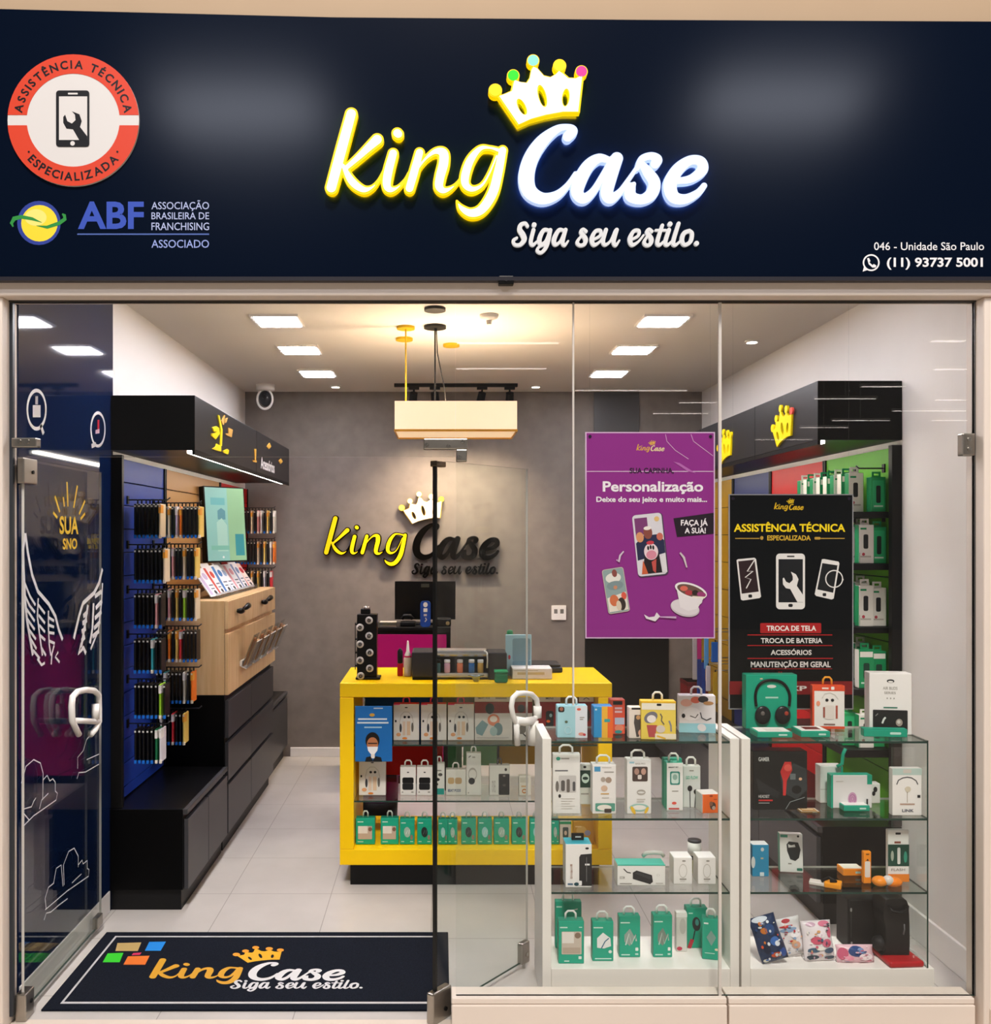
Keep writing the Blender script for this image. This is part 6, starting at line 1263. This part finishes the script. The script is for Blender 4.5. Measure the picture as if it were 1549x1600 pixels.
t = thing('laptop_sleeve', 'flat red folder lying under the black speaker bag', 'folder', (U(1412, .2), .21, ZBASE+.001), (0, 0, math.radians(4)))
MB().box(-.09, .045, -.075, .075, 0, .022, M('#b0161e', .35), .008, 3).build('cover', t); MB().prints(ftop(-.09, .075, .0222), [('l', [(.11, .12), (.12, .1), (.135, .11)], .005, '#e0a0a0')]).build('emblem', t)
t = thing('speaker_bag', 'black upright speaker bag with handle on the red folder', 'bag', (U(1398, .22), .235, ZBASE+.0236)); s = rr(.22)/KP
vs_ = [(0, 0, .0)]
m = MB(); prof = [(-.066, .0), (-.05, .02), (-.048, .1), (-.056, .15), (-.05, .2), (-.035, .215), (.02, .215), (.036, .2), (.042, .15), (.044, .05), (.042, .0)]
m.prism([([(a, -b) for a, b in spline([(p[0], p[1], 0) for p in prof], 4) and [(q[0], q[1]) for q in spline([(p[0], p[1], 0) for p in prof], 4)]], [])], (Vector((0, 0, 0)), X3, -Z3, -Y3), 1, 1, -.05, .045, M('#131315', .5)).build('body', t)
MB().tube([(-.04, -.046, .19), (-.03, -.06, .175), (.0, -.064, .17), (.025, -.06, .178), (.034, -.046, .19)], .007, BLACK, 8).build('handle', t)
MB().tube([(.018, -.047, .08), (.022, -.049, .1), (.021, -.049, .12)], .0025, M('#6b6b6e', .3), 6).build('zip_pull', t); MB().ell((-.055, -.01, .03), .03, .03, .03, M('#17171a', .6)).build('side_pocket', t)
t = thing('speaker_cabinet', 'large matte black box standing behind the pouches on the base', 'box', (U(1350, .33), .33, ZBASE+.0005)); s = rr(.3)/KP
MB().box(-.085, .075, -.05, .06, 0, .2, M('#101012', .6), .006).build('body', t); MB().prints(ffront(-.085, .2, -.05), [('l', [(.012, .05), (.012, .15)], .003, '#3a3a3c'), ('e', .012, .04, .004, .008, '#8a8a8a'), ('e', .014, .17, .004, .005, '#8a8a8a')]).build('front_print', t)

# ---------------------------------------------------------------- hanging posters
def poster(name, label, px, Y, c, shapes, frame):
    x0, y0, x1, y1 = px; a, b = P(x0, y0, Y), P(x1, y1, Y); f, s = fplane(Y)
    t = thing(name, label, 'poster', ((a.x+b.x)/2, Y, b.z)); inv = Matrix.Translation(-t.location)
    def q(m, n): o = m.build(n, t); o.matrix_parent_inverse = inv; return o
    q(MB().box(a.x, b.x, Y, Y+.006, b.z, a.z, M(frame, .4)), 'board')
    q(MB().prints(f, [('r', x0+1.8, y0+1.8, x1-1.8, y1-1.8, c)]+shapes, s, s, .0003, .00008), 'print')
    m = MB()
    for x in (x0+7, x1-7):
        p = P(x, y0, Y); m.cyl((p.x, Y+.003, a.z-.01), (p.x, Y+.003, ZC if Y > .06 else V(471, Y)), .0005, .0005, ACRYL, 5)
    q(m, 'suspension_line')
    m = MB()
    for x in (x0+7, x1-7): p = P(x, y0+7, Y); m.cyl((p.x, Y-.003, p.z), (p.x, Y, p.z), .006, .006, M('#2a2036' if frame != '#5a5a5e' else '#6a3a24', .35, .3), 12)
    q(m, 'fixing')
    return t
pp = M('#8e2f88', .3); W = '#f1e9f2'
zp = lambda l: [(900+x/4.57, 660+y/4.57) for x, y in l]
pk = '#d9a8d6'
purple = logo_prints(994.5, 688, .074, .074, '#d9a63a', '#e4cfa0', '#e0b040')+[
 ('r', 917, 736, 1115, 737.2, '#dcb8dc'), ('t', 'SUA CAPINHA,', 984, 731, 1053, 741, '#2a1030', True), ('t', 'Personalização', 942, 752, 1099, 772, W, True), ('t', 'Deixe do seu jeito e muito mais...', 932, 776, 1105, 787, W, True),
 ('l', zp([(640, 85), (650, 135), (710, 200), (805, 262)]), .9, pk), ('l', zp([(822, 85), (840, 135), (980, 240)]), .9, pk), ('p', zp([(695, 280), (740, 290), (860, 365), (800, 350)]), '#b463b0'),
 ('p', zp([(697, 685), (985, 645), (985, 795), (722, 818)]), '#211322'), ('t', 'FAÇA JÁ', 1064, 810, 1106, 824, '#efe7ee', True), ('t', 'A SUA!', 1070, 824.5, 1103, 833.5, '#efe7ee', True)]
def rot_rr(cx_, cy_, w_, h_, r, ang, c):
    a = math.radians(ang); pts = [(cx_+x*math.cos(a)-y*math.sin(a), cy_+x*math.sin(a)+y*math.cos(a)) for x, y in rrect(-w_/2, -h_/2, w_/2, h_/2, r)]
    return ('p', pts, c)
cxp, cyp = 900+532/4.57, 660+877/4.57
def lp(dx, dy, a=-6, cx_=cxp, cy_=cyp): a = math.radians(a); return (cx_+dx*math.cos(a)-dy*math.sin(a), cy_+dx*math.sin(a)+dy*math.cos(a))
def le(dx, dy, rx, ry, c, a=-6, cx_=cxp, cy_=cyp): p = lp(dx, dy, a, cx_, cy_); return ('e', p[0], p[1], rx, ry, c, a)
def lpoly(pts, c, a=-6, cx_=cxp, cy_=cyp): return ('p', [lp(x, y, a, cx_, cy_) for x, y in pts], c)
purple += [rot_rr(cxp, cyp, 48, 98, 6, -6, '#4a3a52'), rot_rr(cxp-1, cyp-1, 46, 96, 5.5, -6, '#d9d5de'), lpoly([(-21, -44), (-1, -44), (-1, -20), (-21, -14)], '#7a3a72'), lpoly([(-22, -5), (-10, -16), (12, -16), (22, -6), (22, 14), (0, 18), (-22, 22)], '#26294a'), le(-2, -20, 7, 10, '#8a4a40'), le(-15, -14, 6, 8, '#d8946a'), le(16, -12, 5, 6, '#c86a5a'), le(14, -40, 4, 4, '#e0b878'), le(-2, -27, 6, 3, '#efe6e2'), lpoly([(-14, 30), (-10, 12), (12, 12), (14, 44), (-12, 44)], '#221a20'), lpoly([(-18, 44), (-14, 22), (-8, 44)], '#c8603c'), le(0, 10, 11, 13, '#ead2da'), le(0, 15, 8, 7, '#d88aa0'), le(-4, 4, 1.6, 3.4, DK), le(0, 3, 1.6, 3.4, DK), le(4, 4, 1.6, 3.4, DK), le(0, -4, 6, 3, '#c8384a'), lpoly([(-1, 26), (7, 22), (4, 44), (0, 40)], '#c0504a'), lpoly([(14, 20), (22, 16), (22, 44), (14, 44)], '#dedbe0')]
c2 = (900+285/4.57, 660+1200/4.57); A = -9
purple += [rot_rr(*c2, 34, 70, 4, A, '#c9b8ae'), rot_rr(c2[0], c2[1], 32, 68, 3.5, A, '#8fa3a4'), le(-1, -20, 12, 8, '#e6e2dc', A, *c2), le(2, -27, 4, 6, '#8a4a44', A, *c2), le(0, -8, 13, 7, '#7f9296', A, *c2), le(0, -5, 3, 3, '#c88a6a', A, *c2), lpoly([(-15, 10), (15, 4), (15, 32), (-15, 32)], '#e6ddd2', A, *c2), le(-5, 15, 7, 9, '#d0714a', A, *c2), le(11, 10, 4, 6, '#d85a48', A, *c2), le(6, 22, 6, 10, '#3a302c', A, *c2), le(1, 24, 4, 8, '#d8c8b4', A, *c2)]
purple += [('e', 900+778/4.57, 660+1325/4.57, 23, 13, '#c9bcc6', 14), ('e', 900+778/4.57, 660+1318/4.57, 22, 11.5, '#dcd3da', 14), ('p', zp([(712, 1160), (930, 1225), (865, 1330), (800, 1345), (745, 1320)]), '#e6dfe4'), ('e', 900+820/4.57, 660+1200/4.57, 26, 11, '#efe9ec', 18), ('e', 900+820/4.57, 660+1202/4.57, 22.5, 8.5, '#6a5048', 18), ('e', 900+770/4.57, 660+1185/4.57, 6, 4, '#d86a5a'), ('e', 900+805/4.57, 660+1215/4.57, 6, 4, '#b03a44'), ('e', 900+850/4.57, 660+1215/4.57, 5, 4, '#2f2420'), ('e', 900+895/4.57, 660+1228/4.57, 7, 4, '#9a3a72', 10), ('l', zp([(830, 1245), (920, 1250)]), 2.4, '#efe6d8'), ('o', 900+878/4.57, 660+1275/4.57, 5, 5, 1.8, '#e6dfe4'),
 ('l', zp([(340, 920), (315, 950), (305, 995), (290, 980)]), [2, 3, 3, 2], '#d8c4d8'), ('l', zp([(742, 930), (770, 965), (790, 1035)]), [2.5, 3.5, 2], '#cfc0c8'), ('p', zp([(485, 1370), (520, 1390), (560, 1385), (575, 1355), (600, 1385), (565, 1420), (500, 1400)]), '#e6dde4'), ('l', zp([(600, 1388), (660, 1390), (715, 1392)]), [1.4, 2.6, 3.2], '#c9a8cc')]
poster('poster', 'purple hanging poster with phone cases and a cup', (915, 675, 1117.5, 997.5), .04, pp, purple, '#d8b8da')
bw_ = '#e4e2e0'; zk_ = lambda l: [(1120+x/4.443, 760+y/4.443) for x, y in l]
q4 = lambda x, y: (1120+x/4.443, 760+y/4.443)
def phone_out(pts, inner, c=bw_, fill='#14171a'): return [('p', zk_(pts), c), ('p', zk_(inner), fill)]
WR2 = [(515, 592), (550, 610), (568, 645), (556, 690), (600, 755), (600, 803), (560, 803), (510, 712), (480, 706), (460, 680), (458, 640), (466, 632), (482, 662), (505, 672), (528, 650), (528, 625)]
black = logo_prints(1209.5, 779, .078, .078, '#e0b81c', '#e0b81c', '#e6c21c')+[
 ('t', 'ASSISTÊNCIA TÉCNICA', 1147, 815.5, 1321, 831, '#f2d414', True), ('t', 'ESPECIALIZADA', 1199, 836.5, 1267, 844.5, '#d0a832', True), ('r', 1149, 840.6, 1187, 842, '#b8923a'), ('r', 1281, 840.6, 1320, 842, '#b8923a'), ('e', 1190.5, 840.5, 2.6, 3, '#b8923a'), ('rr', 1273, 839, 1282, 843, 1, '#b8923a')]
black += phone_out([(138, 512), (150, 505), (262, 495), (274, 505), (308, 765), (298, 775), (182, 792), (168, 785)], [(150, 520), (262, 508), (292, 730), (174, 745)], fill='#2a181c')
black += [('l', zk_([(262, 512), (212, 590), (252, 588), (198, 632), (238, 645), (205, 708)]), 1.7, bw_), ('rr', *q4(220, 750), *q4(246, 772), 1.5, DK)]
black += [('rr', *q4(412, 466), *q4(613, 853), 6, bw_), ('r', *q4(429, 505), *q4(598, 805), '#12151a'), ('rr', *q4(488, 481), *q4(540, 491), .8, '#3a3a3a'), ('rr', *q4(497, 815), *q4(528, 837), 2, DK), ('p', zk_(WR2), bw_)]
black += phone_out([(730, 506), (745, 504), (845, 522), (852, 535), (812, 778), (798, 785), (690, 760), (680, 748)], [(733, 532), (838, 548), (808, 738), (698, 715)])
black += [('o', *q4(815, 642), 14, 14, 1.7, bw_), ('p', zk_([(868, 640), (882, 645), (870, 665)]), bw_), ('rr', *q4(735, 740), *q4(760, 762), 1.5, DK)]
r_ = '#a81c20'
black += [('rr', *q4(302, 948), *q4(725, 1019), 1.6, r_), ('t', 'TROCA DE TELA', *q4(346, 966), *q4(690, 1003), '#efe9e6', True), ('r', *q4(213, 1027), *q4(802, 1034), r_), ('t', 'TROCA DE BATERIA', *q4(306, 1052), *q4(733, 1088), '#dedad8', True), ('r', *q4(213, 1101), *q4(802, 1107), r_), ('t', 'ACESSÓRIOS', *q4(374, 1126), *q4(658, 1170), '#dedad8', True), ('r', *q4(213, 1190), *q4(806, 1197), r_), ('t', 'MANUTENÇÃO EM GERAL', *q4(236, 1206), *q4(790, 1264), '#dedad8', True), ('r', *q4(240, 1262), *q4(800, 1268), '#8a1518'), ('r', *q4(428, 1285), *q4(436, 1304), r_), ('r', *q4(444, 1285), *q4(452, 1304), r_), ('r', *q4(88, 1352), *q4(940, 1444), '#7c1418'), ('t', 'IMEI / EXP', *q4(176, 1384), *q4(625, 1418), '#dcd6d2', True)]
poster('poster', 'black hanging poster listing repair services under a yellow heading', (1139, 772, 1334, 1108.5), .455, M('#090c0f', .35, 0, .12), black, '#8f8f92')

# ---------------------------------------------------------------- doormat
x0, x1, y0, y1 = U(62.8, .08)*1, .03, .085, .75
t = thing('doormat', 'navy doormat with white border and woven script logo at the entrance', 'doormat', ((x0+x1)/2, (y0+y1)/2, .0005)); hx, hy = (x1-x0)/2, (y1-y0)/2
mm, nt, b = newmat('mat_pile'); N, L = nt.nodes.new, nt.links.new
nz = N('ShaderNodeTexNoise'); nz.inputs['Scale'].default_value = 260; tc = N('ShaderNodeNewGeometry'); L(tc.outputs['Position'], nz.inputs['Vector'])
crp = N('ShaderNodeValToRGB'); crp.color_ramp.elements[0].color = lin('#080b12'); crp.color_ramp.elements[1].color = lin('#1c212d'); crp.color_ramp.elements[0].position = .3; crp.color_ramp.elements[1].position = .75
L(nz.outputs[0], crp.inputs[0]); L(crp.outputs[0], b.inputs['Base Color']); b.inputs['Roughness'].default_value = .95; b.inputs['Specular IOR Level'].default_value = .1
MB().box(-hx, hx, -hy, hy, 0, .008, mm, .003).build('pile', t)
fm = (Vector((-hx, hy, .008)), X3, -Y3, Z3)
def mp(px, py):                       # photo pixel on the mat -> mat coordinates
    r = HC*KP/(py-838); return ((px-690)*r/KP-x0, y1-(r-1)*DC)
bd = '#b9b9bb'; i_ = .055; b_ = .009; bx1 = 2*hx-.05
pm = MB().prints(fm, [('r', i_, i_*.8, bx1, i_*.8+b_*1.3, bd), ('r', i_, 2*hy-i_, bx1, 2*hy-i_+b_*1.6, bd), ('r', i_, i_*.8, i_+b_, 2*hy-i_, bd), ('r', bx1-b_, i_*.8, bx1, 2*hy-i_, bd)])
for c, q_ in (('#b39a62', [(395, 165), (475, 163), (463, 192), (388, 192)]), ('#1f7fd0', [(502, 161), (558, 160), (540, 191), (487, 191)]), ('#35c02c', [(362, 200), (415, 198), (402, 230), (345, 230)]), ('#d8702a', [(430, 210), (503, 208), (488, 238), (415, 238)]), ('#c8305a', [(448, 199), (476, 197), (470, 205), (443, 206)])):
    pm.prints(fm, [('p', [mp(x/2.151, 1400+y/2.151) for x, y in q_], c)])
a, b = mp(232, 1536), mp(540, 1490)
k0 = mp(500/2.151, 1400+290/2.151); k1 = mp(1165/2.151, 1400+285/2.151); top = mp(935/2.151, 1400+185/2.151)
def warp(polys):
    out = []
    for o, hs in polys:
        f_ = lambda l: [mp(232+(x-507)*.5168-((y-325)*-.0), 1536.0+(y-325)*(.235)) for x, y in l]
        out.append((f_(o), [f_(h) for h in hs]))
    return out
pm.prints(fm, [('poly', warp(KP0), 0, 0, 1, 1, '#c9962a'), ('poly', warp(CP0), 0, 0, 1, 1, '#d0d0d2'), ('poly', warp(CR0), 0, 0, 1, 1, '#d8a422')]+[('p', [mp(232+(x+r*1.1*math.cos(t_)-507)*.5168, 1536+(y+r*1.1*math.sin(t_)-325)*.235) for t_ in [2*PI*i/10 for i in range(10)]], '#d8902a') for x, y, r in BALLS]
   +[('poly', [([mp(360+(x-800)*.71, 1543+(y-370)*.36) for x, y in o], [[mp(360+(x-800)*.71, 1543+(y-370)*.36) for x, y in h] for h in hs]) for o, hs in TP0], 0, 0, 1, 1, '#c9c9cc')])
pm.build('woven_logo', t)
